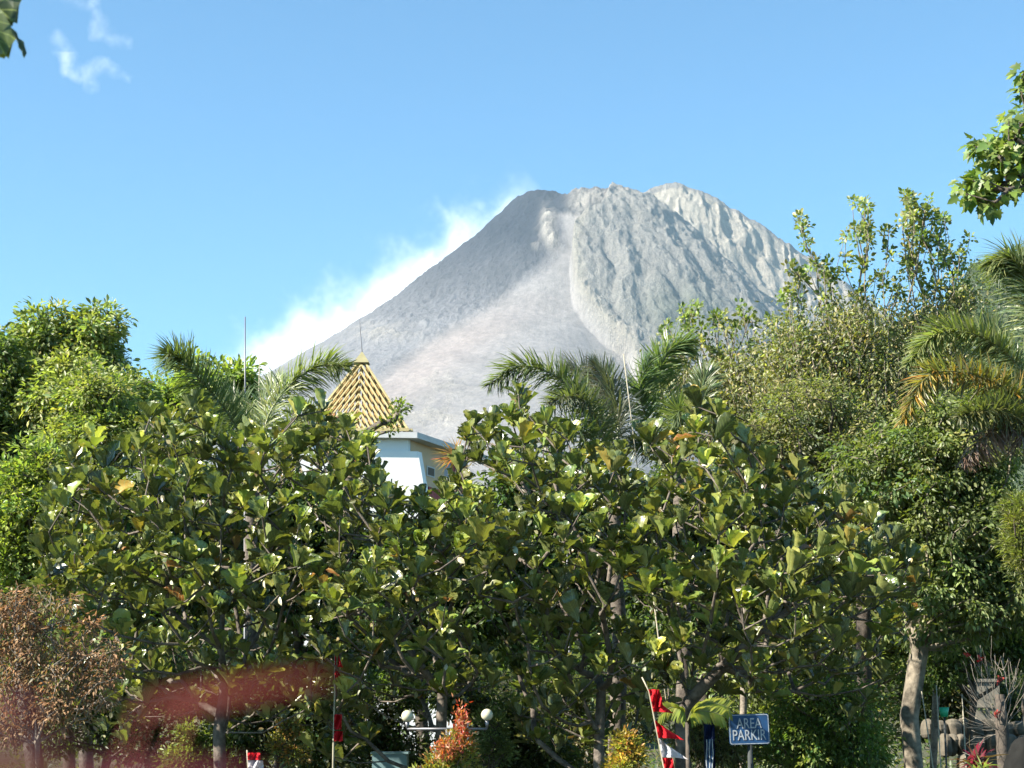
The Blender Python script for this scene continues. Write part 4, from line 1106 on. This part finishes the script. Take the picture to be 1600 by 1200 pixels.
leafy_tree('green_bush', 'olive brown bush between the two straight fig trunks', 'bush', 26.0, [(880, 1120, 50, 50), (900, 1170, 60, 40), (850, 1080, 40, 30), (1000, 1110, 50, 40)], (890, 890), 260, 34, .08, [(.12, .13, .05), (.16, .13, .07), (.08, .11, .03)], seed=57, rc=.16, droop=.2, wid=.4, bark='bark_dark', trunk_r=.04, group='bushes in the shade below the figs')
leafy_tree('green_bush', 'straw-coloured and green bush left of the parking sign', 'bush', 23.0, [(1090, 1150, 40, 30), (1130, 1170, 60, 30), (1110, 1120, 40, 20)], (1120, 1120), 200, 34, .07, [(.20, .20, .09), (.14, .17, .06), (.24, .22, .12)], seed=58, rc=.14, droop=.5, wid=.3, bark='bark_dark', trunk_r=.03, group='bushes in the shade below the figs')
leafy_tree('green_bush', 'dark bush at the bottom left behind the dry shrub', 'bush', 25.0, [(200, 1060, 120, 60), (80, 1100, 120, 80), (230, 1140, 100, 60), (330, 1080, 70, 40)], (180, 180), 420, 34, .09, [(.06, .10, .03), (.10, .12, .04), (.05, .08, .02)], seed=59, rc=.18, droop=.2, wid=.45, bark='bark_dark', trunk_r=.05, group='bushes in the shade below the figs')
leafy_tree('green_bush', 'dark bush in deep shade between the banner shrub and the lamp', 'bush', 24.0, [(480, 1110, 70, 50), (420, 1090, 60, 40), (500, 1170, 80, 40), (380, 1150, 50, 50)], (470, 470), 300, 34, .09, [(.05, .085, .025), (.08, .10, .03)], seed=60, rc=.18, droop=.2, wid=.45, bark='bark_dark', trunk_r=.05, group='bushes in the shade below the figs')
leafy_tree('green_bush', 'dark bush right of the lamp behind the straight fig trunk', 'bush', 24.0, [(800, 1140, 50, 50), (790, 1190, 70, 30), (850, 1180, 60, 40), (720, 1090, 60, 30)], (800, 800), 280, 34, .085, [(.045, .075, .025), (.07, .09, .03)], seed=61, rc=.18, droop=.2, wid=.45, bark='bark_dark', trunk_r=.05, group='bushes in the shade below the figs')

# cordyline and pinnate leaf beside the sign
def rosette_plant(name, label, cat, px, py, Y, cols, n, ll, wid, seed, mat='palm', spread=1.0, trunk=True):
    r = np.random.default_rng(seed); c = P(px, py, Y); z0 = float(gz(0, Y))
    t = thing(name, (c[0], Y, z0), label, cat)
    m = MB(); m.tube([(c[0], Y, z0 - .05), (c[0], Y, c[2])], [.03, .02], 8); m.obj('stem', M['bark_dark'], t, True)
    d = rand_dirs(n, r) * spread; d[:, 2] = np.abs(d[:, 2]) * 1.2 - .15
    lv = Leaves(); lv.add(T_blade(.45), np.tile(c, (n, 1)) + r.normal(size=(n, 3)) * .03, d, np.array([0, 0, 1.0]) + r.normal(size=(n, 3)) * .3, ll * (.6 + .5 * r.random(n)), wid, colours(n, cols, .2, .1, r))
    lv.obj('leaves', M[mat], t); return t
rosette_plant('spiky_plant', 'spiky orange-red plant against the right side of the white building', 'plant', 712, 716, 40, [(.45, .14, .05), (.40, .22, .06)], 110, .55, .035, 71)
rosette_plant('cordyline', 'dark red leaved plant at the bottom right corner', 'plant', 1525, 1195, 17, [(.22, .01, .03), (.14, .01, .02)], 70, .22, .03, 72)
rosette_plant('cordyline', 'pale yellow-green leaved plant beside the dark red one', 'plant', 1532, 1208, 16.6, [(.40, .42, .16), (.3, .35, .1)], 40, .16, .03, 73)
def pinnate():
    Y = 18.9; r = np.random.default_rng(5); base = P(1074, 1144, Y + .1)
    t = thing('young_palm', (base[0], Y + .1, 0), 'young palm with a yellow-green ribbed leaf left of the parking sign', 'palm')
    m = MB(); m.tube([(base[0], Y + .1, -.02), (base[0], Y + .1, base[2] + .1)], [.03, .02], 8); m.obj('stem', M['bark_dark'], t, True)
    for k, pts in enumerate(([(1085, 1105), (1112, 1098), (1140, 1106)], [(1085, 1112), (1110, 1112), (1130, 1119)], [(1066, 1110), (1050, 1105), (1030, 1118)])):
        c = catmull([base + np.array([0, 0, .1])] + [P(x, y, Y - .05 * k) for x, y in pts], 40)
        m = MB(); m.tube(c, np.linspace(.008, .003, 40), 6)
        i = np.arange(8, 39); tg = unit(c[i] - c[i - 1]); lv = Leaves()
        d = np.array([0, -.15, -1.0]) + tg * .5 + r.normal(size=(len(i), 3)) * .06
        lv.add(T_blade(.2), c[i], d, np.tile([0, -1.0, .3], (len(i), 1)) + tg * .3, .15, .026, colours(len(i), [(.26, .28, .03), (.20, .26, .03)], .12, .05, r))
        d2 = d * np.array([1, 1, -.4]); lv.add(T_blade(.2), c[i], d2, np.tile([0, -1.0, .3], (len(i), 1)), .09, .022, colours(len(i), [(.26, .28, .03)], .12, .05, r))
        f = lv.obj('leaf', M['palm'], t); m.obj('midrib', M['rachis'], f, True)
pinnate()

# ================================================================== DRY SHRUB, BARE SHRUB
leafy_tree('dry_shrub', 'dry shrub with brown withered leaves at the lower left', 'shrub', 16.5, [
    (40, 985, 60, 45), (20, 1050, 50, 60), (90, 1040, 60, 60), (60, 940, 60, 20), (130, 1000, 30, 40), (150, 1070, 50, 40), (20, 1130, 60, 40), (90, 1110, 70, 40), (175, 1030, 30, 40), (10, 960, 60, 50)], (132, 90), 420, 17, .055, [(.30, .18, .10), (.36, .24, .14), (.22, .13, .07), (.24, .20, .09)],
    seed=81, rc=.11, droop=.7, wid=.34, mat='dry', bark='twig', trunk_r=.018, r_tip=.004, seg=.18, trunk_h=.25)
def bare():
    Y = 19.0; r = np.random.default_rng(9); b = P(1566, 1144, Y); b0 = np.array([b[0], Y, 0.0])
    t = thing('bare_shrub', b0, 'nearly bare shrub with thick dark stump and a few red flowers at the right', 'shrub')
    st = [b0 + np.array([0, 0, z]) for z in (-.05, .8, 1.5, 2.0, 2.4)] + [P(1562, 1085, Y)]
    m = MB(); m.tube(st, [.10, .085, .075, .07, .07, .05], 12); m.obj('stump', M['bark_dark'], t, True)
    tips = [P(x + r.normal() * 9, y + r.normal() * 9, Y + r.normal() * .35) for x, y in [(1512, 1030), (1530, 1022), (1550, 1035), (1572, 1028), (1590, 1040), (1505, 1060), (1520, 1100), (1525, 1150), (1540, 1060), (1600, 1060), (1582, 1060), (1500, 1120), (1535, 1180), (1515, 1075), (1560, 1020), (1545, 1110), (1505, 1170), (1595, 1100)] for _ in range(6)]
    A, par, R = grow([st[1], st[3], st[4], st[5]], tips, .0022, .007, seg=.09, bias=.9, r=r); V, F = tubes(A, par, R); mesh_obj('twigs', V, F, M['twig'], t)
    for x, y in ((1510, 1023), (1531, 1030), (1562, 1062), (1557, 1115)):
        lv = Leaves(); n = 16; c = P(x, y, Y - .1)
        lv.add(T_oval(), np.tile(c, (n, 1)) + r.normal(size=(n, 3)) * .012, rand_dirs(n, r), rand_dirs(n, r), .035, .024, colours(n, [(.55, .03, .03), (.5, .10, .07)], .15, .05, r)); lv.obj('flower', M['red'], t)
bare()

# ================================================================== TERRACE, STAKES
M['stone'] = plain('rough_stone', (.11, .095, .07), .9, var=.35, scale=5, bmp=.8)
M['blockw'] = plain('weathered_block', (.20, .185, .15), .9, var=.15, scale=4, bmp=.3)
def terrace():
    Y = 27.5; x0 = P(1475, 0, Y)[0]; x1 = x0 + 5
    t = thing('terrace_wall', (x0 + 3, Y, 0), 'low stepped stone terrace wall at the lower right', 'wall')
    zs = [P(0, py, Y)[2] for py in (1210, 1178, 1150, 1125)]
    for k, z in enumerate(zs):
        m = MB(); r = np.random.default_rng(k); x = x0 - .2 * k
        while x < x1:
            w_ = .12 + .42 * r.random() ** 2; zb = 0 if k == 0 else zs[k - 1] - .03
            nb = len(m.V); h = z - zb
            m.sphere((x + w_ / 2, Y + .35 * k + .2 + .05 * r.normal(), (zb + z) / 2), 1, 12, 8, w_ * .62, .22, h * (.52 + .1 * r.random()))
            V = m.V[nb]; c_ = V.mean(0); q = V - c_
            q = np.sign(q) * np.abs(q) ** .8 * (np.abs(q).max(0) ** .2)
            m.V[nb] = c_ + q * (1 + .25 * fbm(V[:, 0:1] * 6, V[:, 2:3] * 6, 3, 5)); x += w_
        m.obj('stone_step', M['stone'], t)
    c = P(1538, 1086, Y + 2); bk = thing('concrete_block', (c[0], Y + 2, zs[3] - .2), 'pale square concrete block standing on the terrace', 'block')
    m = MB(); m.box((c[0], Y + 2, c[2]), (.42, .3, .40)); m.box((c[0], Y + 2, c[2] + .23), (.48, .36, .05)); m.box((c[0], Y + 2, (c[2] - .2 + zs[3] - .2) / 2), (.36, .25, max(.05, c[2] - .2 - zs[3] + .2))); m.obj('block', M['blockw'], bk)
terrace()
def boulder():
    Y = 18; c = P(1600, 1215, Y); r = np.random.default_rng(3)
    m = MB(); m.sphere((0, 0, 0), 1, 40, 24); V = np.concatenate(m.V)
    n = fbm(V[:, 0] * 1.4 + 5, V[:, 1] * 1.4 + V[:, 2] * 1.1, 4, 3); V = V * (1 + .22 * n[:, None]) * np.array([.30, .35, 1.0]) * 1.0
    V = V * np.array([1, 1, 1.18]) + np.array([c[0], Y, 1.18])
    t = mesh_obj('boulder', V, [np.array(f) for f in m.F.values()], plain('dark_rock', (.014, .014, .013), .95, spec=.1, var=.3, bmp=.5)); tag(t, 'dark rounded boulder in the bottom right corner', 'boulder')
boulder()
for i, (x0, y0, x1, y1, lab) in enumerate([
    (1440, 1080, 1458, 1200, 'white bamboo stake just right of the pale tree trunk'),
    (1463, 1070, 1470, 1200, 'white bamboo stake beside the green container'),
    (1503, 1085, 1509, 1185, 'thin pale stake in front of the terrace wall')]):
    Y = 20.5; a = P(x0, y0, Y); b = P(x1, y1, Y); d = (a - b) / (a[2] - b[2]); foot = b - d * b[2]
    t = thing('bamboo_stake', foot, lab, 'stake', 'stakes by the terrace')
    m = MB(); m.tube([foot - d * .02, (foot + a) / 2, a], [.009, .008, .006], 8)
    for k in range(9):
        q = foot + (a - foot) * (k + .6) / 9.5; m.tube([q - d * .008, q + d * .005], .011, 8)
    m.obj('cane', M['palepole'], t, True)
def green_pot():
    Y = 21.5; c = P(1475, 1112, Y)
    t = thing('plant_stand', (c[0], Y, 0), 'small green container on a thin stand behind the bamboo stakes', 'container')
    m = MB(); m.tube([c + np.array([0, 0, -.06]), c + np.array([0, 0, .05])], [.04, .06], 14); m.obj('container', plain('green_plastic', (.01, .30, .16), .4), t, True)
    m = MB(); m.tube([(c[0], Y, -.02), c + np.array([0, 0, -.06])], .012, 8); m.obj('stand', M['signpost'], t, True)
green_pot()
def utility_box():
    Y = 22.5; c = P(610, 1196, Y); z1 = P(0, 1178, Y)[2]
    t = thing('utility_box', (c[0], Y, 0), 'pale teal metal box low in the shade below the lamp', 'box')
    m = MB(); m.box((c[0], Y, z1 / 2), (.42, .4, z1)); m.obj('cabinet', plain('teal_paint', (.16, .25, .26), .5), t)
    m = MB(); m.box((c[0], Y, z1 + .015), (.46, .44, .026)); m.obj('lid', plain('teal_lid', (.2, .3, .3), .5), t)
utility_box()

# ================================================================== NEAR BRANCHES
def maple():
    """tree just outside the right edge whose branch hangs into the picture"""
    Y = 12.0; r = np.random.default_rng(91)
    base = np.array([3.3 + 2.0, Y + .4, 0.0])
    t = thing('overhanging_tree', base, 'tree at the right edge with a sunlit leafy branch overhanging the sky', 'tree')
    spots = []
    for x, y, rr_, n_ in [(1512, 288, 16, 7), (1530, 300, 14, 6), (1548, 318, 10, 4), (1540, 285, 16, 6), (1535, 235, 16, 6), (1552, 225, 16, 7), (1565, 250, 16, 6), (1580, 215, 18, 8), (1590, 190, 14, 6), (1595, 240, 16, 6), (1575, 285, 16, 4), (1597, 150, 8, 3), (1600, 118, 8, 3), (1600, 280, 12, 4),
                          (1640, 160, 50, 18), (1660, 240, 50, 20), (1700, 90, 70, 22), (1740, 200, 70, 26), (1760, 320, 60, 20), (1820, 60, 80, 20), (1850, 240, 80, 20), (1720, 10, 60, 14), (1900, -60, 110, 40), (1800, -160, 110, 40), (2000, 120, 110, 40), (1930, 360, 90, 30), (2080, 0, 100, 30), (1700, -220, 80, 20)]:
        for k in range(n_):
            a = r.random() * 6.28; q = r.random() ** .5 * rr_
            spots.append(P(x + math.cos(a) * q, y + math.sin(a) * q, Y + r.normal() * .10))
    spots = np.array(spots)
    trunk = [base + (np.array([4.6, Y + .2, 5.4]) - base) * i / 6 for i in range(7)]
    A, par, R = grow(trunk, spots, .004, .13, bias=.45, seg=.22, sag=-.02, r=r); V, F = tubes(A, par, R); mesh_obj('trunk', V, F, M['bark_dark'], t)
    lv = Leaves(); k = 7; ci = np.repeat(np.arange(len(spots)), k); n = len(ci)
    off = rand_dirs(n, r) * .055
    ln = .055 + .04 * r.random(n)
    lv.add(T_lobed(), spots[ci] + off, unit(off) * .7 + np.array([-.35, 0, -.55]) + r.normal(size=(n, 3)) * .3, np.array([-.25, -.5, .7]) + r.normal(size=(n, 3)) * .45, ln, ln * .8, colours(n, [(.16, .23, .045), (.20, .26, .06), (.11, .17, .04)], .25, .1, r))
    lv.obj('crown', M['leaf'], t)
maple()
def near_leaf():
    Y = 3.2; r = np.random.default_rng(92)
    base = np.array([-1.75, Y, 0.0])
    t = thing('near_fig_sapling', base, 'big dark leaves poking in at the top left corner', 'fig tree')
    tr = [base, base + np.array([.05, 0, 1.5]), base + np.array([.2, 0, 2.8]), P(-160, 60, Y), P(-90, -30, Y)]
    m = MB(); m.tube(tr, [.035, .03, .025, .016, .010], 10); m.obj('stem', M['bark_fig'], t, True)
    lv = Leaves(); tm = T_fiddle(3)
    def lf(bx, by, tx, ty, w_, dy=0, cc=(.035, .055, .014), nr=(.1, -1, .2)):
        a = P(bx, by, Y + dy); b = P(tx, ty, Y + dy)
        lv.add(tm, a[None], (b - a)[None], np.array([nr], float), np.linalg.norm(b - a), w_ * Y / FPX, np.array([cc]))
    lf(-80, -50, 22, 30, 95, 0); lf(-60, -30, 10, 84, 70, -.02, (.07, .10, .015), (.3, -1, 0)); lf(14, 42, 41, 87, 15, -.01, (.06, .09, .06), (.9, -.6, .1))
    lf(-90, -30, -150, 90, 90, .02); lf(-100, -60, -60, -190, 90); lf(-110, -40, -240, -60, 90, .03); lf(-80, -20, -40, 90, 80, .04)
    lv.obj('leaves', M['fig'], t)
near_leaf()
def red_foreground():
    """red bract plant right in front of the lens, far out of focus"""
    t = thing('red_leaved_plant', (-.11, .19, 0), 'blurred red leaves very close to the camera across the lower left', 'plant')
    r = np.random.default_rng(93); tm = T_blade(.1)
    stems = MB(); root = np.array([-.11, .19, 0.0])
    lv = Leaves()
    def lf(bx, by, tx, ty, Y, w_, cc):
        a = P(bx, by, Y); b = P(tx, ty, Y)
        lv.add(tm, a[None], (b - a)[None], np.array([[.1, -1, .3]]), np.linalg.norm(b - a), w_ * Y / FPX, np.array([cc]))
        stems.tube([a, a + np.array([-.01, .0, -.03]), root], [.0002, .0003, .0006], 6)
    red = (.34, .03, .025)
    lf(225, 1104, 520, 1048, .20, 32, (.15, .024, .014)); lf(300, 1090, 525, 1058, .22, 12, (.10, .015, .01))
    lf(-80, 1210, 210, 1235, .17, 60, (.10, .03, .012)); lf(120, 1215, 420, 1205, .17, 40, (.12, .015, .025)); lf(-60, 1110, 70, 1100, .18, 30, (.12, .02, .03)); lf(-40, 1170, 130, 1165, .19, 26, (.08, .015, .02))
    lv.obj('leaves', M['red'], t); stems.obj('stems', M['redp'], t)
red_foreground()

# ================================================================== SMOKE, CLOUDS, HAZE
def vmath(m, op, a, b=None):
    n = N(m, "ShaderNodeVectorMath", operation=op)
    for i, v in enumerate((a, b)):
        if v is None: continue
        if isinstance(v, tuple): n.inputs[i].default_value = v
        else: L(m, v, n.inputs[i])
    return n
def vol_mat(name, density, col=(1, 1, 1), aniso=0.0):
    m = bpy.data.materials.new(name); m.use_nodes = True; nt_ = m.node_tree; nt_.nodes.clear()
    out = N(m, "ShaderNodeOutputMaterial"); v = N(m, "ShaderNodeVolumePrincipled"); v.inputs['Color'].default_value = (*col, 1)
    v.inputs['Anisotropy'].default_value = aniso
    d = density(m) if callable(density) else density
    if isinstance(d, float): v.inputs['Density'].default_value = d
    else: L(m, d, v.inputs['Density'])
    L(m, v.outputs[0], out.inputs['Volume']); return m
def smoke():
    a = P(345, 640, Y0 + 330); b = P(812, 290, Y0 + 260)
    Ld = np.linalg.norm(b - a); ex = unit(b - a); ey = unit(np.cross([0, 0, 1.0], ex)); ez = np.cross(ex, ey)
    Hh = 400.0; lo = -120.0; Th = 150.0
    V = [(x, y, z) for z in (lo, Hh) for x, y in ((0, -Th), (Ld + 40, -Th), (Ld + 40, Th), (0, Th))]
    me = bpy.data.meshes.new('smoke'); me.from_pydata(V, [], [(3, 2, 1, 0), (4, 5, 6, 7), (0, 1, 5, 4), (1, 2, 6, 5), (2, 3, 7, 6), (3, 0, 4, 7)])
    o = bpy.data.objects.new('smoke', me); C.objects.link(o)
    from mathutils import Matrix
    o.matrix_world = Matrix(((ex[0], ey[0], ez[0], a[0]), (ex[1], ey[1], ez[1], a[1]), (ex[2], ey[2], ez[2], a[2]), (0, 0, 0, 1)))
    def dens(m):
        tc = N(m, "ShaderNodeTexCoord"); sp = N(m, "ShaderNodeSeparateXYZ"); L(m, tc.outputs['Object'], sp.inputs[0])
        x = math_n(m, 'DIVIDE', sp.outputs[0], Ld)
        n1 = noise_n(m, .0085, 3, .55, tc.outputs['Object'], .3); n2 = noise_n(m, .03, 4, .6, tc.outputs['Object'])
        # edge height above the flank: big at the lower end, tapering to the summit
        e = math_n(m, 'SUBTRACT', 190.0, math_n(m, 'MULTIPLY', math_n(m, 'POWER', x, 1.3), 150.0))
        e = math_n(m, 'ADD', e, math_n(m, 'MULTIPLY', math_n(m, 'SUBTRACT', n1, .5), 420.0))
        e = math_n(m, 'ADD', e, math_n(m, 'MULTIPLY', math_n(m, 'SUBTRACT', n2, .5), 230.0))
        g = math_n(m, 'DIVIDE', math_n(m, 'SUBTRACT', e, sp.outputs[2]), 190.0, clamp=True)
        g = math_n(m, 'POWER', g, 2.0)
        yy = math_n(m, 'DIVIDE', sp.outputs[1], Th); fy = math_n(m, 'SUBTRACT', 1.0, math_n(m, 'MULTIPLY', yy, yy), clamp=True)
        g = math_n(m, 'MULTIPLY', g, fy)
        fx = math_n(m, 'MULTIPLY', math_n(m, 'MULTIPLY', x, 9.0, clamp=True), math_n(m, 'MULTIPLY', math_n(m, 'SUBTRACT', 1.05, x), 9.0, clamp=True))
        return math_n(m, 'MULTIPLY', math_n(m, 'MULTIPLY', g, fx), .0075)
    mt = vol_mat('volcanic_steam', dens); me.materials.append(mt)
    tag(o, 'white steam drifting down the left flank of the volcano', 'smoke', None, 'stuff')
smoke()
def cloud(name, label, caps, rad, dn, Yc=8200.0):
    pts = [(P(x0, y0, Yc), P(x1, y1, Yc), rr_ * Yc / FPX, k) for x0, y0, x1, y1, rr_, k in caps]
    allp = np.array([p for c in pts for p in c[:2]]); mx = max(c[2] for c in pts) * 1.6
    lo = allp.min(0) - mx; hi = allp.max(0) + mx; ctr = (lo + hi) / 2
    m0 = MB(); m0.box((0, 0, 0), tuple(hi - lo)); me_o = m0.obj(name, None) if False else None
    me = bpy.data.meshes.new(name); me.from_pydata([tuple(v) for v in np.concatenate(m0.V)], [], [tuple(f) for f in m0.F[4]])
    o = bpy.data.objects.new(name, me); C.objects.link(o); o.location = tuple(ctr)
    def dens(m):
        tc = N(m, "ShaderNodeTexCoord"); pv = tc.outputs['Object']
        nz = N(m, "ShaderNodeTexNoise"); nz.inputs['Scale'].default_value = .009; nz.inputs['Detail'].default_value = 4; L(m, pv, nz.inputs['Vector'])
        off = vmath(m, 'MULTIPLY', vmath(m, 'SUBTRACT', nz.outputs['Color'], (.5, .5, .5)).outputs[0], (130, 60, 130)).outputs[0]
        q = vmath(m, 'ADD', pv, off).outputs[0]
        tot = None
        for a, b, rr_, k in pts:
            a = a - ctr; b = b - ctr; ab = b - a; l2 = float(ab @ ab)
            pa = vmath(m, 'SUBTRACT', q, tuple(a)).outputs[0]
            h = math_n(m, 'DIVIDE', vmath(m, 'DOT_PRODUCT', pa, tuple(ab)).outputs['Value'], l2, clamp=True)
            sc_ = N(m, "ShaderNodeVectorMath", operation='SCALE'); sc_.inputs[0].default_value = tuple(ab); L(m, h, sc_.inputs['Scale'])
            dd = vmath(m, 'LENGTH', vmath(m, 'SUBTRACT', pa, sc_.outputs[0]).outputs[0]).outputs['Value']
            g = math_n(m, 'SUBTRACT', 1.0, math_n(m, 'DIVIDE', dd, rr_), clamp=True)
            g = math_n(m, 'MULTIPLY', g, k)
            tot = g if tot is None else math_n(m, 'MAXIMUM', tot, g)
        n2 = noise_n(m, .02, 5, .65, pv)
        n2 = math_n(m, 'MULTIPLY', math_n(m, 'SUBTRACT', n2, .33), 3.2, clamp=True)
        return math_n(m, 'MULTIPLY', math_n(m, 'MULTIPLY', tot, n2), dn)
    me.materials.append(vol_mat(name + '_vapour', dens)); tag(o, label, 'cloud', None, 'stuff')
cloud('cloud', 'small bright hook-shaped wisp of cloud at the upper left',
      [(92, 55, 106, 105, 17, 1.0), (106, 105, 130, 118, 15, .8), (130, 118, 160, 98, 15, .7), (160, 98, 200, 122, 13, .45), (140, 112, 145, 140, 12, .6)], 0, .010)
cloud('cloud', 'faint thin wisp of cloud above the hook-shaped one',
      [(145, 8, 158, 50, 17, .5), (158, 50, 195, 66, 17, .35), (110, 0, 150, 20, 16, .25)], 0, .010)

def haze():
    m0 = MB(); zt = 1745.0
    x0, x1, y0, y1, z0 = -7000, 7000, -2500, 7800, -6
    me = bpy.data.meshes.new('haze'); V = [(x, y, z) for z in (z0, zt) for x, y in ((x0, y0), (x1, y0), (x1, y1), (x0, y1))]
    me.from_pydata(V, [], [(3, 2, 1, 0), (4, 5, 6, 7), (0, 1, 5, 4), (1, 2, 6, 5), (2, 3, 7, 6), (3, 0, 4, 7)])
    o = bpy.data.objects.new('haze', me); C.objects.link(o)
    me.materials.append(vol_mat('air', 3.0e-5, (.60, .82, 1.0))); tag(o, 'thin bluish haze in the air', None, None, 'stuff')
haze()

for o in list(bpy.data.objects):
    if '_org' in o: del o['_org']
